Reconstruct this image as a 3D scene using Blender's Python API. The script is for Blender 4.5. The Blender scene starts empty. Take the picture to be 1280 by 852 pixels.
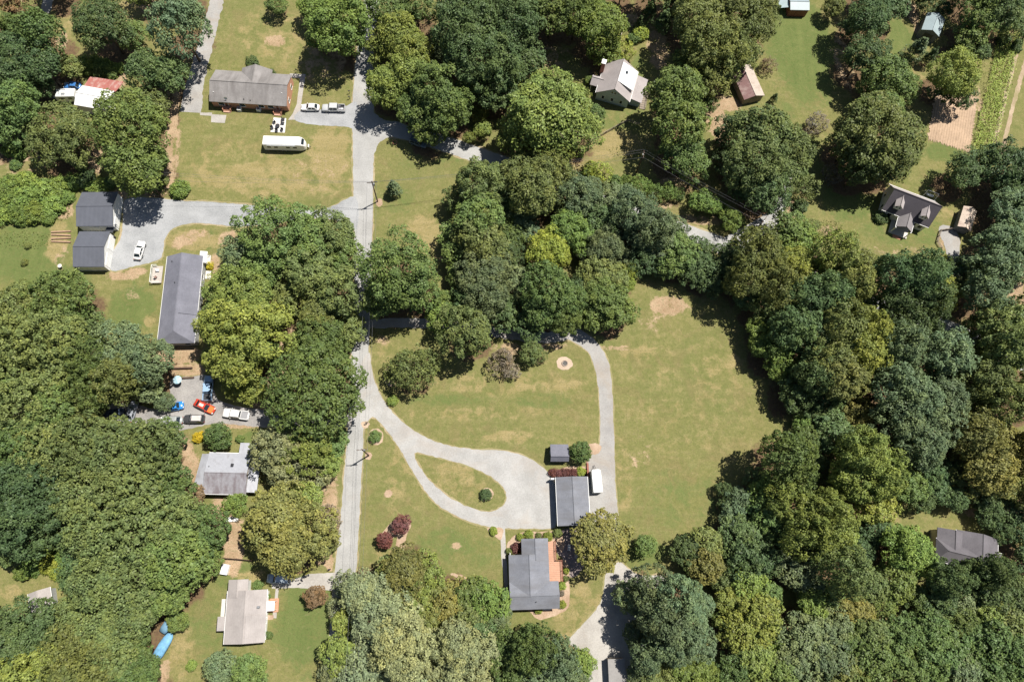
import bpy, bmesh, math, random
import numpy as np
from mathutils import Vector, Matrix
from mathutils.geometry import tessellate_polygon

S = bpy.context.scene
COL = S.collection
R_ = math.radians
rng = random.Random(7)

# ---------------------------------------------------------------- camera, sky, sun, exposure
CAM_H = 150.0
FPX = 853.33                      # focal length in photo pixels (24 mm on 36 mm, 1280 px wide)
CX, CY = 640.0, 426.0
NADX, NADY = 600.0, 690.0         # where the plumb line under the drone lands in the photo
_b = -math.atan((CX - NADX) / FPX)
_xz = math.hypot((CX - NADX) / FPX, 1.0)
_a = math.atan(((NADY - CY) / FPX) / _xz)
CAM_M = Matrix.Translation((0, 0, CAM_H)) @ Matrix.Rotation(_a, 4, 'X') @ Matrix.Rotation(_b, 4, 'Y')
cam = bpy.data.cameras.new("drone_camera")
cam.lens = 24.0; cam.sensor_width = 36.0; cam.sensor_fit = 'HORIZONTAL'
cam.clip_start = 1.0; cam.clip_end = 6000.0
camo = bpy.data.objects.new("drone_camera", cam); COL.objects.link(camo)
camo.matrix_world = CAM_M
S.camera = camo

SUN_EL = 65.0
SH = Vector((-0.86, -0.51)).normalized()      # ground direction in which shadows fall
world = bpy.data.worlds.new("World"); S.world = world; world.use_nodes = True
wn = world.node_tree.nodes; wl = world.node_tree.links
sky = wn.new("ShaderNodeTexSky"); sky.sky_type = 'NISHITA'; sky.sun_disc = False
sky.sun_elevation = R_(SUN_EL); sky.sun_rotation = math.atan2(-SH.x, -SH.y)
sky.air_density = 1.0; sky.dust_density = 1.0; sky.ozone_density = 1.0
wl.new(sky.outputs[0], wn["Background"].inputs[0]); wn["Background"].inputs[1].default_value = 0.05
sun = bpy.data.lights.new("sun", 'SUN'); sun.energy = 5.0; sun.angle = R_(0.53); sun.color = (1.0, 0.95, 0.87)
suno = bpy.data.objects.new("sun", sun); COL.objects.link(suno)
_ld = Vector((SH.x * math.cos(R_(SUN_EL)), SH.y * math.cos(R_(SUN_EL)), -math.sin(R_(SUN_EL))))
suno.rotation_euler = _ld.to_track_quat('-Z', 'Y').to_euler(); suno.location = (60, 90, 200)
S.view_settings.view_transform = 'Standard'; S.view_settings.look = 'None'
S.view_settings.gamma = 1.0; S.view_settings.use_curve_mapping = False
S.view_settings.exposure = 0.55
S.render.engine = 'CYCLES'
S.cycles.max_bounces = 5; S.cycles.diffuse_bounces = 2; S.cycles.transmission_bounces = 3

# ---------------------------------------------------------------- surveying helpers
_RM = CAM_M.to_3x3()
def P(px, py, z=0.0):
    """world point at height z seen at photo pixel (px, py)"""
    d = _RM @ Vector(((px - CX) / FPX, -(py - CY) / FPX, -1.0))
    t = (z - CAM_H) / d.z
    return Vector((d.x * t, d.y * t, z))
def MPP(px, py, z=0.0):
    """metres per photo pixel at that point"""
    p = P(px, py, z)
    return ((_RM.transposed() @ (p - Vector((0, 0, CAM_H)))).z * -1.0) / FPX

# ---------------------------------------------------------------- object helpers
def tag(o, label=None, cat=None, group=None, kind=None):
    if label: o["label"] = label
    if cat: o["category"] = cat
    if group: o["group"] = group
    if kind: o["kind"] = kind
    return o
def empty(name, loc, rz=0.0, label=None, cat=None, group=None):
    o = bpy.data.objects.new(name, None); COL.objects.link(o)
    o.empty_display_size = 0.5
    o.location = loc; o.rotation_euler = (0, 0, rz)
    return tag(o, label, cat, group)
def mesh(name, verts, faces, mat, parent=None, smooth=False):
    me = bpy.data.meshes.new(name)
    me.from_pydata([tuple(v) for v in verts], [], [tuple(f) for f in faces])
    bm = bmesh.new(); bm.from_mesh(me); bmesh.ops.recalc_face_normals(bm, faces=bm.faces); bm.to_mesh(me); bm.free()
    if mat: me.materials.append(mat)
    if smooth:
        for p in me.polygons: p.use_smooth = True
    o = bpy.data.objects.new(name, me); COL.objects.link(o)
    if parent: o.parent = parent
    return o
def share(name, me, parent=None, loc=(0, 0, 0), rz=0.0):
    o = bpy.data.objects.new(name, me); COL.objects.link(o)
    if parent: o.parent = parent
    o.location = loc; o.rotation_euler = (0, 0, rz)
    return o
class MB:
    """collects simple solids and links them as one mesh"""
    def __init__(self): self.v = []; self.f = []
    def add(self, vs, fs):
        n = len(self.v); self.v += [tuple(v) for v in vs]; self.f += [tuple(i + n for i in f) for f in fs]; return self
    def box(self, x0, x1, y0, y1, z0, z1):
        return self.add([(x0,y0,z0),(x1,y0,z0),(x1,y1,z0),(x0,y1,z0),(x0,y0,z1),(x1,y0,z1),(x1,y1,z1),(x0,y1,z1)],
                        [(0,3,2,1),(4,5,6,7),(0,1,5,4),(1,2,6,5),(2,3,7,6),(3,0,4,7)])
    def cyl(self, x, y, z0, z1, r, r1=None, n=12):
        r1 = r if r1 is None else r1
        vs = [(x + r*math.cos(2*math.pi*i/n), y + r*math.sin(2*math.pi*i/n), z0) for i in range(n)] + \
             [(x + r1*math.cos(2*math.pi*i/n), y + r1*math.sin(2*math.pi*i/n), z1) for i in range(n)]
        return self.add(vs, [(i,(i+1)%n,n+(i+1)%n,n+i) for i in range(n)] + [tuple(range(n-1,-1,-1)), tuple(range(n,2*n))])
    def tube(self, pts, r, n=6, r1=None):
        pts = [Vector(p) for p in pts]; m = len(pts); vs = []
        for i, p in enumerate(pts):
            d = (pts[min(i+1, m-1)] - pts[max(i-1, 0)]).normalized()
            u = d.cross(Vector((0,0,1)));
            if u.length < 1e-3: u = Vector((1,0,0))
            u.normalize(); w = d.cross(u)
            rr = r if r1 is None else r + (r1 - r) * i / (m - 1)
            vs += [p + (u*math.cos(2*math.pi*k/n) + w*math.sin(2*math.pi*k/n))*rr for k in range(n)]
        fs = [(i*n+k, i*n+(k+1)%n, (i+1)*n+(k+1)%n, (i+1)*n+k) for i in range(m-1) for k in range(n)]
        return self.add(vs, fs + [tuple(range(n-1,-1,-1)), tuple((m-1)*n+k for k in range(n))])
    def slab(self, poly, t):
        n = len(poly); poly = [Vector(p) for p in poly]
        return self.add(poly + [p - Vector((0,0,t)) for p in poly],
                        [tuple(range(n)), tuple(range(2*n-1, n-1, -1))] + [(i, n+i, n+(i+1)%n, (i+1)%n) for i in range(n)])
    def loft(self, rings):
        k = len(rings[0]); m = len(rings)
        vs = [p for r in rings for p in r]
        fs = [(i*k+j, i*k+(j+1)%k, (i+1)*k+(j+1)%k, (i+1)*k+j) for i in range(m-1) for j in range(k)]
        return self.add(vs, fs + [tuple(range(k-1,-1,-1)), tuple((m-1)*k+j for j in range(k))])
    def build(self, name, mat, parent=None, smooth=False): return mesh(name, self.v, self.f, mat, parent, smooth)
def box(name, x0, x1, y0, y1, z0, z1, mat, parent=None): return MB().box(x0,x1,y0,y1,z0,z1).build(name, mat, parent)

# ---------------------------------------------------------------- materials
def newmat(name):
    m = bpy.data.materials.new(name); m.use_nodes = True
    nt = m.node_tree; b = nt.nodes["Principled BSDF"]
    return m, nt, b
def N(nt, t, **kw):
    n = nt.nodes.new(t)
    for k, v in kw.items():
        if k.startswith("i_"): n.inputs[k[2:].replace("_", " ")].default_value = v
        else: setattr(n, k, v)
    return n
def L(nt, a, b): nt.links.new(a, b)
def ramp(nt, fac, stops):
    r = N(nt, "ShaderNodeValToRGB"); e = r.color_ramp.elements
    while len(e) < len(stops): e.new(0.5)
    for i, (p, c) in enumerate(stops):
        e[i].position = p; e[i].color = (c[0], c[1], c[2], 1) if hasattr(c, '__len__') else (c, c, c, 1)
    L(nt, fac, r.inputs[0]); return r.outputs[0]
def mixc(nt, fac, a, b, mode='MIX'):
    m = N(nt, "ShaderNodeMix", data_type='RGBA', blend_type=mode)
    for s, v in ((m.inputs[0], fac), (m.inputs[6], a), (m.inputs[7], b)):
        if hasattr(v, 'is_linked'): L(nt, v, s)
        elif hasattr(v, '__len__'): s.default_value = (*v[:3], 1)
        else: s.default_value = v
    return m.outputs[2]
def math_(nt, op, a, b=0.0, clamp=False):
    m = N(nt, "ShaderNodeMath", operation=op); m.use_clamp = clamp
    for s, v in ((m.inputs[0], a), (m.inputs[1], b)):
        if hasattr(v, 'is_linked'): L(nt, v, s)
        else: s.default_value = v
    return m.outputs[0]
def noise(nt, vec, scale, detail=4, rough=0.55, dist=0.0):
    n = N(nt, "ShaderNodeTexNoise"); n.inputs["Scale"].default_value = scale
    n.inputs["Detail"].default_value = detail; n.inputs["Roughness"].default_value = rough
    n.inputs["Distortion"].default_value = dist
    L(nt, vec, n.inputs["Vector"]); return n.outputs[0]
def coords(nt, kind="Object", scale=None, rot=0.0):
    tc = N(nt, "ShaderNodeTexCoord")
    if scale is None: return tc.outputs[kind]
    mp = N(nt, "ShaderNodeMapping"); mp.inputs["Scale"].default_value = scale; mp.inputs["Rotation"].default_value = (0, 0, rot)
    L(nt, tc.outputs[kind], mp.inputs[0]); return mp.outputs[0]
def worldpos(nt, scale=None, rot=0.0):
    g = N(nt, "ShaderNodeNewGeometry")
    if scale is None: return g.outputs["Position"]
    mp = N(nt, "ShaderNodeMapping"); mp.inputs["Scale"].default_value = scale; mp.inputs["Rotation"].default_value = (0, 0, rot)
    L(nt, g.outputs["Position"], mp.inputs[0]); return mp.outputs[0]
def bump(nt, b, h, strength=0.4, dist=0.1):
    n = N(nt, "ShaderNodeBump"); n.inputs["Strength"].default_value = strength; n.inputs["Distance"].default_value = dist
    L(nt, h, n.inputs["Height"]); L(nt, n.outputs[0], b.inputs["Normal"])
_MC = {}
def plain(name, col, rough=0.6, var=0.18, scale=3.0, metal=0.0, spec=0.4):
    """painted / weathered surface: base colour broken up by two scales of noise"""
    if name in _MC: return _MC[name]
    m, nt, b = newmat(name); v = worldpos(nt)
    a = noise(nt, v, scale, 5, 0.6); c = noise(nt, v, scale * 0.17, 3)
    f = math_(nt, 'ADD', math_(nt, 'MULTIPLY', a, 0.6), math_(nt, 'MULTIPLY', c, 0.6))
    lo = tuple(x * (1 - var) for x in col); hi = tuple(min(1, x * (1 + var)) for x in col)
    L(nt, ramp(nt, f, [(0.35, lo), (0.85, hi)]), b.inputs["Base Color"])
    b.inputs["Roughness"].default_value = rough; b.inputs["Metallic"].default_value = metal
    b.inputs["Specular IOR Level"].default_value = spec
    _MC[name] = m; return m
def carpaint(name, col, metal=0.0):
    if name in _MC: return _MC[name]
    m, nt, b = newmat(name); v = coords(nt)
    L(nt, mixc(nt, ramp(nt, noise(nt, v, 2.5, 5), [(0.45, 0.0), (0.8, 0.25)]), col, tuple(0.6*c + 0.4*d for c, d in zip(col, (0.3,0.26,0.2)))), b.inputs["Base Color"])
    b.inputs["Roughness"].default_value = 0.32; b.inputs["Metallic"].default_value = metal
    b.inputs["Coat Weight"].default_value = 0.4; b.inputs["Coat Roughness"].default_value = 0.15
    _MC[name] = m; return m
def shingle(name, c1, c2, stain=None):
    """asphalt shingles: courses along the slope, speckled tabs, weather streaks"""
    if name in _MC: return _MC[name]
    m, nt, b = newmat(name); v = coords(nt)
    tab = noise(nt, coords(nt, scale=(1.2, 1.2, 4.0)), 2.2, 2, 0.7)
    gr = noise(nt, v, 9.0, 4, 0.7); big = noise(nt, v, 0.35, 4, 0.6)
    f = math_(nt, 'ADD', math_(nt, 'MULTIPLY', tab, 0.5), math_(nt, 'MULTIPLY', gr, 0.5))
    c = ramp(nt, f, [(0.32, c1), (0.68, c2)])
    c = mixc(nt, 0.35, c, ramp(nt, big, [(0.3, tuple(x*0.7 for x in c1)), (0.7, tuple(x*1.15 for x in c2))]))
    if stain is not None:
        st = ramp(nt, noise(nt, coords(nt, scale=(0.5, 0.12, 0.12)), 1.4, 5, 0.6), [(0.42, 0.0), (0.72, 0.8)])
        c = mixc(nt, st, c, stain)
    w = N(nt, "ShaderNodeTexWave", wave_type='BANDS', bands_direction='Z'); w.inputs["Scale"].default_value = 3.3; w.inputs["Distortion"].default_value = 0.6
    L(nt, v, w.inputs[0])
    c = mixc(nt, math_(nt, 'MULTIPLY', w.outputs[1], 0.05), c, (0.01, 0.01, 0.012))
    L(nt, c, b.inputs["Base Color"]); b.inputs["Roughness"].default_value = 0.9; b.inputs["Specular IOR Level"].default_value = 0.25
    bump(nt, b, f, 0.5, 0.03)
    _MC[name] = m; return m
def metalroof(name, col, ribs=1.6, rust=None, axis=(1,0,0), rustamt=0.5, rough=0.45, metal=0.0):
    """ribbed sheet metal; ribs run down the slope, rust or fade in patches"""
    if name in _MC: return _MC[name]
    m, nt, b = newmat(name); v = coords(nt)
    w = N(nt, "ShaderNodeTexWave", wave_type='BANDS', bands_direction='X' if axis[0] else 'Y', wave_profile='SIN'); w.inputs["Scale"].default_value = ribs
    L(nt, v, w.inputs[0])
    big = noise(nt, v, 0.5, 5, 0.6); fine = noise(nt, v, 5.0, 4, 0.6)
    c = ramp(nt, math_(nt, 'ADD', math_(nt,'MULTIPLY',big,0.6), math_(nt,'MULTIPLY',fine,0.4)), [(0.3, tuple(x*0.82 for x in col)), (0.7, tuple(x*1.12 for x in col))])
    c = mixc(nt, ramp(nt, w.outputs[1], [(0.0, 0.28), (0.25, 0.0)]), c, tuple(x*0.45 for x in col))
    if rust is not None:
        rr = ramp(nt, noise(nt, coords(nt, scale=(1.0, 0.5, 0.5)), 0.9, 6, 0.65), [(0.62 - rustamt*0.4, 0.0), (0.78 - rustamt*0.3, 0.9)])
        c = mixc(nt, rr, c, rust)
    L(nt, c, b.inputs["Base Color"]); b.inputs["Roughness"].default_value = rough; b.inputs["Metallic"].default_value = metal
    bump(nt, b, w.outputs[1], 0.5, 0.04)
    _MC[name] = m; return m
def siding(name, col, pitch=4.0, var=0.1):
    if name in _MC: return _MC[name]
    m, nt, b = newmat(name); v = coords(nt)
    w = N(nt, "ShaderNodeTexWave", wave_type='BANDS', bands_direction='Z', wave_profile='SAW'); w.inputs["Scale"].default_value = pitch * 0.314
    L(nt, v, w.inputs[0])
    c = ramp(nt, noise(nt, v, 1.2, 5), [(0.3, tuple(x*(1-var) for x in col)), (0.7, tuple(min(1, x*(1+var)) for x in col))])
    c = mixc(nt, ramp(nt, w.outputs[1], [(0.0, 0.45), (0.15, 0.0)]), c, tuple(x*0.5 for x in col))
    L(nt, c, b.inputs["Base Color"]); b.inputs["Roughness"].default_value = 0.65
    _MC[name] = m; return m
def brickmat(name, c1, c2):
    if name in _MC: return _MC[name]
    m, nt, b = newmat(name); v = coords(nt)
    c = ramp(nt, noise(nt, coords(nt, scale=(1, 1, 3)), 4.0, 5, 0.7), [(0.3, c1), (0.7, c2)])
    w = N(nt, "ShaderNodeTexWave", wave_type='BANDS', bands_direction='Z'); w.inputs["Scale"].default_value = 4.0; L(nt, v, w.inputs[0])
    c = mixc(nt, ramp(nt, w.outputs[1], [(0.0, 0.4), (0.2, 0.0)]), c, (0.42, 0.38, 0.33))
    L(nt, c, b.inputs["Base Color"]); b.inputs["Roughness"].default_value = 0.9
    _MC[name] = m; return m
def paving(name, lo, hi, dirt, crack=0.0, patch=(0.45, 0.75)):
    """gravel, chalky asphalt or concrete with dust patches, wheel wear and grit"""
    if name in _MC: return _MC[name]
    m, nt, b = newmat(name); v = worldpos(nt)
    f = math_(nt, 'ADD', math_(nt, 'MULTIPLY', noise(nt, v, 0.22, 5, 0.6), 0.5), math_(nt, 'MULTIPLY', noise(nt, v, 3.2, 5, 0.75), 0.5))
    c = ramp(nt, f, [(0.41, tuple(x*0.94 for x in lo)), (0.59, hi)])
    c = mixc(nt, ramp(nt, noise(nt, v, 0.12, 6, 0.65, 0.6), [(patch[0], 0.0), (patch[1], 0.75)]), c, dirt)
    g = noise(nt, v, 11.0, 3, 0.8)
    c = mixc(nt, ramp(nt, g, [(0.55, 0.0), (0.75, 0.25)]), c, tuple(x*0.55 for x in lo))
    if crack:
        vo = N(nt, "ShaderNodeTexVoronoi", feature='DISTANCE_TO_EDGE'); vo.inputs["Scale"].default_value = 0.28; vo.inputs["Randomness"].default_value = 1.0
        wv = N(nt, "ShaderNodeVectorMath", operation='ADD'); ns = N(nt, "ShaderNodeTexNoise"); ns.inputs["Scale"].default_value = 0.6
        L(nt, v, ns.inputs["Vector"]); L(nt, v, wv.inputs[0]); L(nt, ns.outputs[1], wv.inputs[1]); L(nt, wv.outputs[0], vo.inputs["Vector"])
        c = mixc(nt, ramp(nt, vo.outputs[0], [(0.0, crack), (0.012, 0.0)]), c, tuple(x*0.4 for x in lo))
    L(nt, c, b.inputs["Base Color"]); b.inputs["Roughness"].default_value = 0.95; b.inputs["Specular IOR Level"].default_value = 0.2
    bump(nt, b, g, 0.5, 0.03)
    _MC[name] = m; return m
GLASS = plain("dark_glass", (0.02, 0.028, 0.035), 0.08, 0.2, 1.0, 0.0, 0.6)
WHITE = plain("white_paint", (0.78, 0.78, 0.76), 0.5, 0.06)
RUBBER = plain("tyre_rubber", (0.02, 0.02, 0.02), 0.85, 0.2)
STEEL = plain("grey_steel", (0.35, 0.36, 0.37), 0.4, 0.15, 3.0, 0.6)
DARKMETAL = plain("dark_metal", (0.03, 0.03, 0.035), 0.5, 0.2)
POLEWOOD = plain("weathered_pole_wood", (0.10, 0.062, 0.045), 0.9, 0.3, 2.0)
GREYWOOD = plain("grey_weathered_wood", (0.24, 0.20, 0.16), 0.9, 0.3, 3.0)
BARK = plain("tree_bark", (0.13, 0.10, 0.075), 0.95, 0.35, 2.0)
# ---------------------------------------------------------------- foliage
def foliage_mat():
    m, nt, b = newmat("foliage")
    oi = N(nt, "ShaderNodeObjectInfo"); at = N(nt, "ShaderNodeAttribute", attribute_name="tint")
    h = N(nt, "ShaderNodeAttribute", attribute_name="clump")
    c = mixc(nt, 1.0, oi.outputs["Color"], ramp(nt, at.outputs["Fac"], [(0.0, (0.52, 0.53, 0.54)), (1.0, (1.62, 1.60, 1.50))]), 'MULTIPLY')
    c = mixc(nt, 1.0, c, ramp(nt, h.outputs["Fac"], [(0.0, (0.88, 0.94, 1.0)), (0.5, (1, 1, 1)), (1.0, (1.13, 1.07, 0.92))]), 'MULTIPLY')
    L(nt, c, b.inputs["Base Color"]); b.inputs["Roughness"].default_value = 0.5; b.inputs["Specular IOR Level"].default_value = 0.2
    tr = N(nt, "ShaderNodeBsdfTranslucent")
    L(nt, mixc(nt, 1.0, c, (1.25, 1.25, 0.6), 'MULTIPLY'), tr.inputs[0])
    mx = N(nt, "ShaderNodeMixShader"); mx.inputs[0].default_value = 0.18
    L(nt, b.outputs[0], mx.inputs[1]); L(nt, tr.outputs[0], mx.inputs[2])
    L(nt, mx.outputs[0], nt.nodes["Material Output"].inputs[0])
    return m
FOL = foliage_mat()

def leaf_mesh(name, pos, nrm, size, tint, clump, seed, aspect=0.62):
    """one diamond leaf spray per point, as one mesh with tint attributes"""
    g = np.random.default_rng(seed); n = len(pos)
    r = g.normal(size=(n, 3)); t = np.cross(nrm, r); t /= np.linalg.norm(t, axis=1, keepdims=True) + 1e-9
    bt = np.cross(nrm, t)
    s = size[:, None]
    droop = nrm * (-0.12 * s)
    v = np.stack([pos - t*s*0.5 + droop, pos - bt*s*0.5*aspect, pos + t*s*0.5 + droop, pos + bt*s*0.5*aspect], axis=1).reshape(-1, 3)
    me = bpy.data.meshes.new(name)
    me.vertices.add(4*n); me.vertices.foreach_set("co", v.astype(np.float32).ravel())
    me.loops.add(4*n); me.loops.foreach_set("vertex_index", np.arange(4*n, dtype=np.int32))
    me.polygons.add(n); me.polygons.foreach_set("loop_start", np.arange(0, 4*n, 4, dtype=np.int32))
    me.polygons.foreach_set("loop_total", np.full(n, 4, dtype=np.int32))
    for nm, a in (("tint", tint), ("clump", clump)):
        at = me.attributes.new(nm, 'FLOAT', 'FACE'); at.data.foreach_set("value", a.astype(np.float32))
    me.materials.append(FOL); me.update(); me.validate()
    return me

def crown(name, R, Rz, zc, nclump, cr, per, leaf, seed, lob=0.16, zlo=-0.45, fill=0.2, up=0.62, cone=False, sparse=0.0):
    g = np.random.default_rng(seed)
    lobes = g.normal(size=(9, 3)); lobes /= np.linalg.norm(lobes, axis=1, keepdims=True); amp = g.uniform(-lob, lob, 9)
    # clump centres spread evenly over the crown's skin (best-candidate on the sphere)
    pts = []
    while len(pts) < nclump:
        c = g.normal(size=(10, 3)); c /= np.linalg.norm(c, axis=1, keepdims=True); c = c[c[:, 2] > zlo]
        if len(c) == 0: continue
        if pts:
            d = np.min(np.linalg.norm(c[:, None] - np.array(pts)[None], axis=2), axis=1); pts.append(c[np.argmax(d)])
        else: pts.append(c[0])
    D = np.array(pts)
    mod = 1 + (np.maximum(0, D @ lobes.T)**2 * 1.6) @ amp
    u = np.where(g.random(nclump) < 0.15, g.uniform(0.5, 0.8, nclump), g.uniform(0.80, 1.10, nclump))
    crr = cr * g.uniform(0.60, 1.40, nclump)
    ext = np.array([R, R, Rz])
    C = D * (mod * u)[:, None] * (ext - np.array([cr, cr, cr]) * 0.75)
    if cone:
        tz = (C[:, 2] / Rz + 1) / 2; k = np.clip(1.08 - 0.95 * tz, 0.08, 1)[:, None]
        rad = np.linalg.norm(C[:, :2], axis=1, keepdims=True) + 1e-6
        C[:, :2] = C[:, :2] / rad * (R * 0.86) * k * g.uniform(0.55, 1.0, (nclump, 1))
        crr *= np.clip(k[:, 0] + 0.25, 0.3, 1)
    out = C / ext; out /= np.linalg.norm(out, axis=1, keepdims=True) + 1e-9
    m = nclump * per
    ci = np.repeat(np.arange(nclump), per)
    v = g.normal(size=(m, 3)); v += out[ci] * 0.9 + np.array([0, 0, 0.35]); v /= np.linalg.norm(v, axis=1, keepdims=True)
    squash = np.array([1, 1, 0.78])
    # small ragged knobs on each clump
    ph = g.uniform(0, 6.28, (nclump, 3)); kn = 1 + 0.13 * (np.sin(v[:, 0]*7 + ph[ci, 0]) + np.sin(v[:, 1]*7 + ph[ci, 1]))
    pos = C[ci] + v * squash * (crr[ci] * kn * g.uniform(0.72, 1.06, m))[:, None]
    nr = v * 0.58 + np.array([0, 0, up]) + g.normal(size=(m, 3)) * 0.34; nr /= np.linalg.norm(nr, axis=1, keepdims=True)
    ct = g.random(nclump)
    tint = np.clip(0.45 + 0.22 * g.normal(size=m), 0, 1); cl = np.clip(ct[ci] + 0.12 * g.normal(size=m), 0, 1)
    keep = g.random(m) > sparse
    nf = int(m * fill)
    fv = g.normal(size=(nf, 3)); fv /= np.linalg.norm(fv, axis=1, keepdims=True); fv[:, 2] = np.abs(fv[:, 2]) * 0.9 - 0.25
    fp = fv * ext * (0.45 + 0.4 * g.random((nf, 1)))
    if cone: fp[:, :2] *= np.clip(1.0 - 0.9 * (fp[:, 2:3] / Rz + 1) / 2, 0.05, 1)
    fn = g.normal(size=(nf, 3)) * 0.5 + np.array([0, 0, 0.8]); fn /= np.linalg.norm(fn, axis=1, keepdims=True)
    P_ = np.concatenate([pos[keep], fp]); Nn = np.concatenate([nr[keep], fn])
    T = np.concatenate([tint[keep], np.clip(0.35 + 0.15 * g.normal(size=nf), 0, 1)]); K = np.concatenate([cl[keep], g.random(nf)])
    sz = leaf * g.uniform(0.6, 1.35, len(P_))
    P_ = P_ + np.array([0, 0, zc])
    P_[:, 2] = np.maximum(P_[:, 2], 0.12 + 0.2 * g.random(len(P_)))
    return leaf_mesh(name, P_, Nn, sz, T, K, seed)

def trunk_mesh(name, R, Rz, zc, seed, stems=1, nl=7):
    g = random.Random(seed); mb = MB(); r0 = max(0.07, R * 0.045)
    for s in range(stems):
        a0 = g.uniform(0, 6.28); bx, by = (0, 0) if stems == 1 else (math.cos(a0)*R*0.12, math.sin(a0)*R*0.12)
        top = Vector((bx + g.uniform(-.06, .06)*R + (0 if stems == 1 else math.cos(a0)*R*0.35), by + g.uniform(-.06, .06)*R + (0 if stems == 1 else math.sin(a0)*R*0.35), zc + Rz*0.45))
        pts = [Vector((bx, by, -0.25)), Vector((bx*1.1, by*1.1, zc*0.35)), Vector((bx, by, 0)).lerp(top, 0.65), top]
        mb.tube(pts, r0*1.25, 8, r0*0.22)
        for k in range(nl // stems):
            a = k * 2.4 + g.uniform(-.4, .4); z0 = g.uniform(0.45, 0.95) * zc
            b0 = pts[1].lerp(pts[2], min(1, max(0, (z0 - pts[1].z) / max(0.1, pts[2].z - pts[1].z))))
            rr = g.uniform(0.5, 0.82) * R
            e = Vector((math.cos(a)*rr, math.sin(a)*rr, min(zc + Rz*0.35, b0.z + g.uniform(.25, .6)*Rz + 0.2)))
            mid = b0.lerp(e, 0.5) + Vector((0, 0, 0.08*R))
            mb.tube([b0, mid, e], r0*0.42, 5, r0*0.1)
    o = mb.build(name, BARK, None, True); me = o.data; bpy.data.objects.remove(o); return me

PROTO = {}
def proto(key, R, H, Rzf, nvar, nclump, cr, per, leaf, **kw):
    out = []
    Rz = R * Rzf; zc = H - Rz
    stems = kw.pop('stems', 1); trunk = kw.pop('trunk', True)
    for i in range(nvar):
        sd = sum(ord(ch) for ch in key) * 31 + i * 101
        out.append((crown("crown", R, Rz, zc, nclump, cr, per, leaf, sd, **kw), trunk_mesh("trunk", R, Rz, zc, sd + 5, stems) if trunk else None))
    PROTO[key] = (R, H, zc, out)
proto('OL', 8.5, 17.0, 0.72, 6, 84, 1.62, 135, 0.52, lob=0.18)
proto('OM', 6.0, 13.0, 0.78, 6, 54, 1.38, 125, 0.48, lob=0.18)
proto('OS', 3.8, 8.0, 0.82, 4, 38, 1.02, 95, 0.40)
proto('FL', 9.0, 15.5, 0.62, 4, 270, 1.02, 52, 0.48, lob=0.14)
proto('FM', 6.2, 12.0, 0.70, 4, 150, 0.92, 50, 0.46, lob=0.14)
proto('CL', 8.0, 18.0, 0.85, 4, 60, 2.0, 190, 0.50, lob=0.22)
proto('LM', 5.6, 9.5, 0.72, 3, 90, 1.00, 50, 0.46, fill=0.10, sparse=0.25, lob=0.22)
proto('LS', 3.4, 5.6, 0.80, 3, 50, 0.75, 46, 0.36, fill=0.10, sparse=0.3, lob=0.22, stems=3)
proto('CN', 2.7, 7.5, 1.28, 2, 70, 0.62, 60, 0.28, cone=True, zlo=-0.95)
proto('B', 1.5, 2.0, 0.80, 4, 26, 0.58, 64, 0.28, trunk=False, zlo=-0.7)
proto('BL', 2.6, 3.0, 0.72, 3, 46, 0.80, 70, 0.38, trunk=False, zlo=-0.6)
proto('T', 1.3, 1.9, 0.85, 2, 60, 0.34, 55, 0.16, trunk=False, lob=0.04, zlo=-0.8)

FCOL = {'g': (0.135, 0.192, 0.060), 'd': (0.100, 0.148, 0.058), 'y': (0.215, 0.258, 0.066), 'o': (0.168, 0.202, 0.068),
        'b': (0.148, 0.198, 0.100), 'l': (0.175, 0.245, 0.062), 'r': (0.230, 0.160, 0.095), 'p': (0.250, 0.285, 0.150),
        'm': (0.175, 0.072, 0.066), 'a': (0.25, 0.215, 0.17), 'n': (0.205, 0.208, 0.068), 'v': (0.26, 0.31, 0.06), 'w': (0.42, 0.34, 0.03)}
CNAME = {'g': 'mid green', 'd': 'dark green', 'y': 'yellow green', 'o': 'olive green', 'b': 'bluish green', 'l': 'bright green',
         'r': 'reddish brown', 'p': 'pale grey green', 'm': 'maroon leaved', 'a': 'greyish', 'n': 'brownish olive', 'v': 'lime green', 'w': 'golden yellow'}
ZONES = [  # x0, x1, y0, y1, phrase, short
    (-300, 262, -200, 214, 'around the white roofed workshop', 'workshop'),
    (-300, 150, 214, 300, 'in the thicket beside the dark metal garages', 'garage thicket'),
    (-300, 290, 300, 1100, 'in the unbroken wood behind the parking yard', 'west wood'),
    (150, 330, 150, 260, 'at the edge of the gravel apron of the garages', 'garage apron'),
    (236, 331, 260, 500, 'leaning over the long dark roofed house', 'long house'),
    (331, 460, 240, 505, 'along the road opposite the driveway loop', 'roadside grove'),
    (290, 440, 505, 730, 'between the pale metal roofed house and the road', 'roadside strip'),
    (262, 452, -200, 120, 'behind the brick ranch house', 'brick house'),
    (452, 765, -200, 212, 'between the road fork and the blue grey farmhouse', 'road fork'),
    (545, 905, 200, 440, 'in the grove between the side road and the mown field', 'middle grove'),
    (765, 1035, -200, 285, 'around the rusty roofed shed', 'rusty shed'),
    (1035, 1700, -200, 250, 'around the teal barn and garden rows', 'barn'),
    (1185, 1700, 250, 640, 'behind the tan roofed carport', 'carport'),
    (880, 1200, 250, 640, 'in the dense wood bordering the mown field', 'east wood'),
    (400, 760, 690, 1100, 'in the roadside grove below the slate roofed house', 'south grove'),
    (760, 1700, 560, 1100, 'in the wood around the hipped roof house', 'southeast wood'),
]
def zone(x, y):
    for z in ZONES:
        if z[0] <= x < z[1] and z[2] <= y < z[3]: return z[4], z[5]
    return 'beside the open lawn', 'lawn'
CONV = []       # (object, colour+form words, category) for the labels
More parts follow.
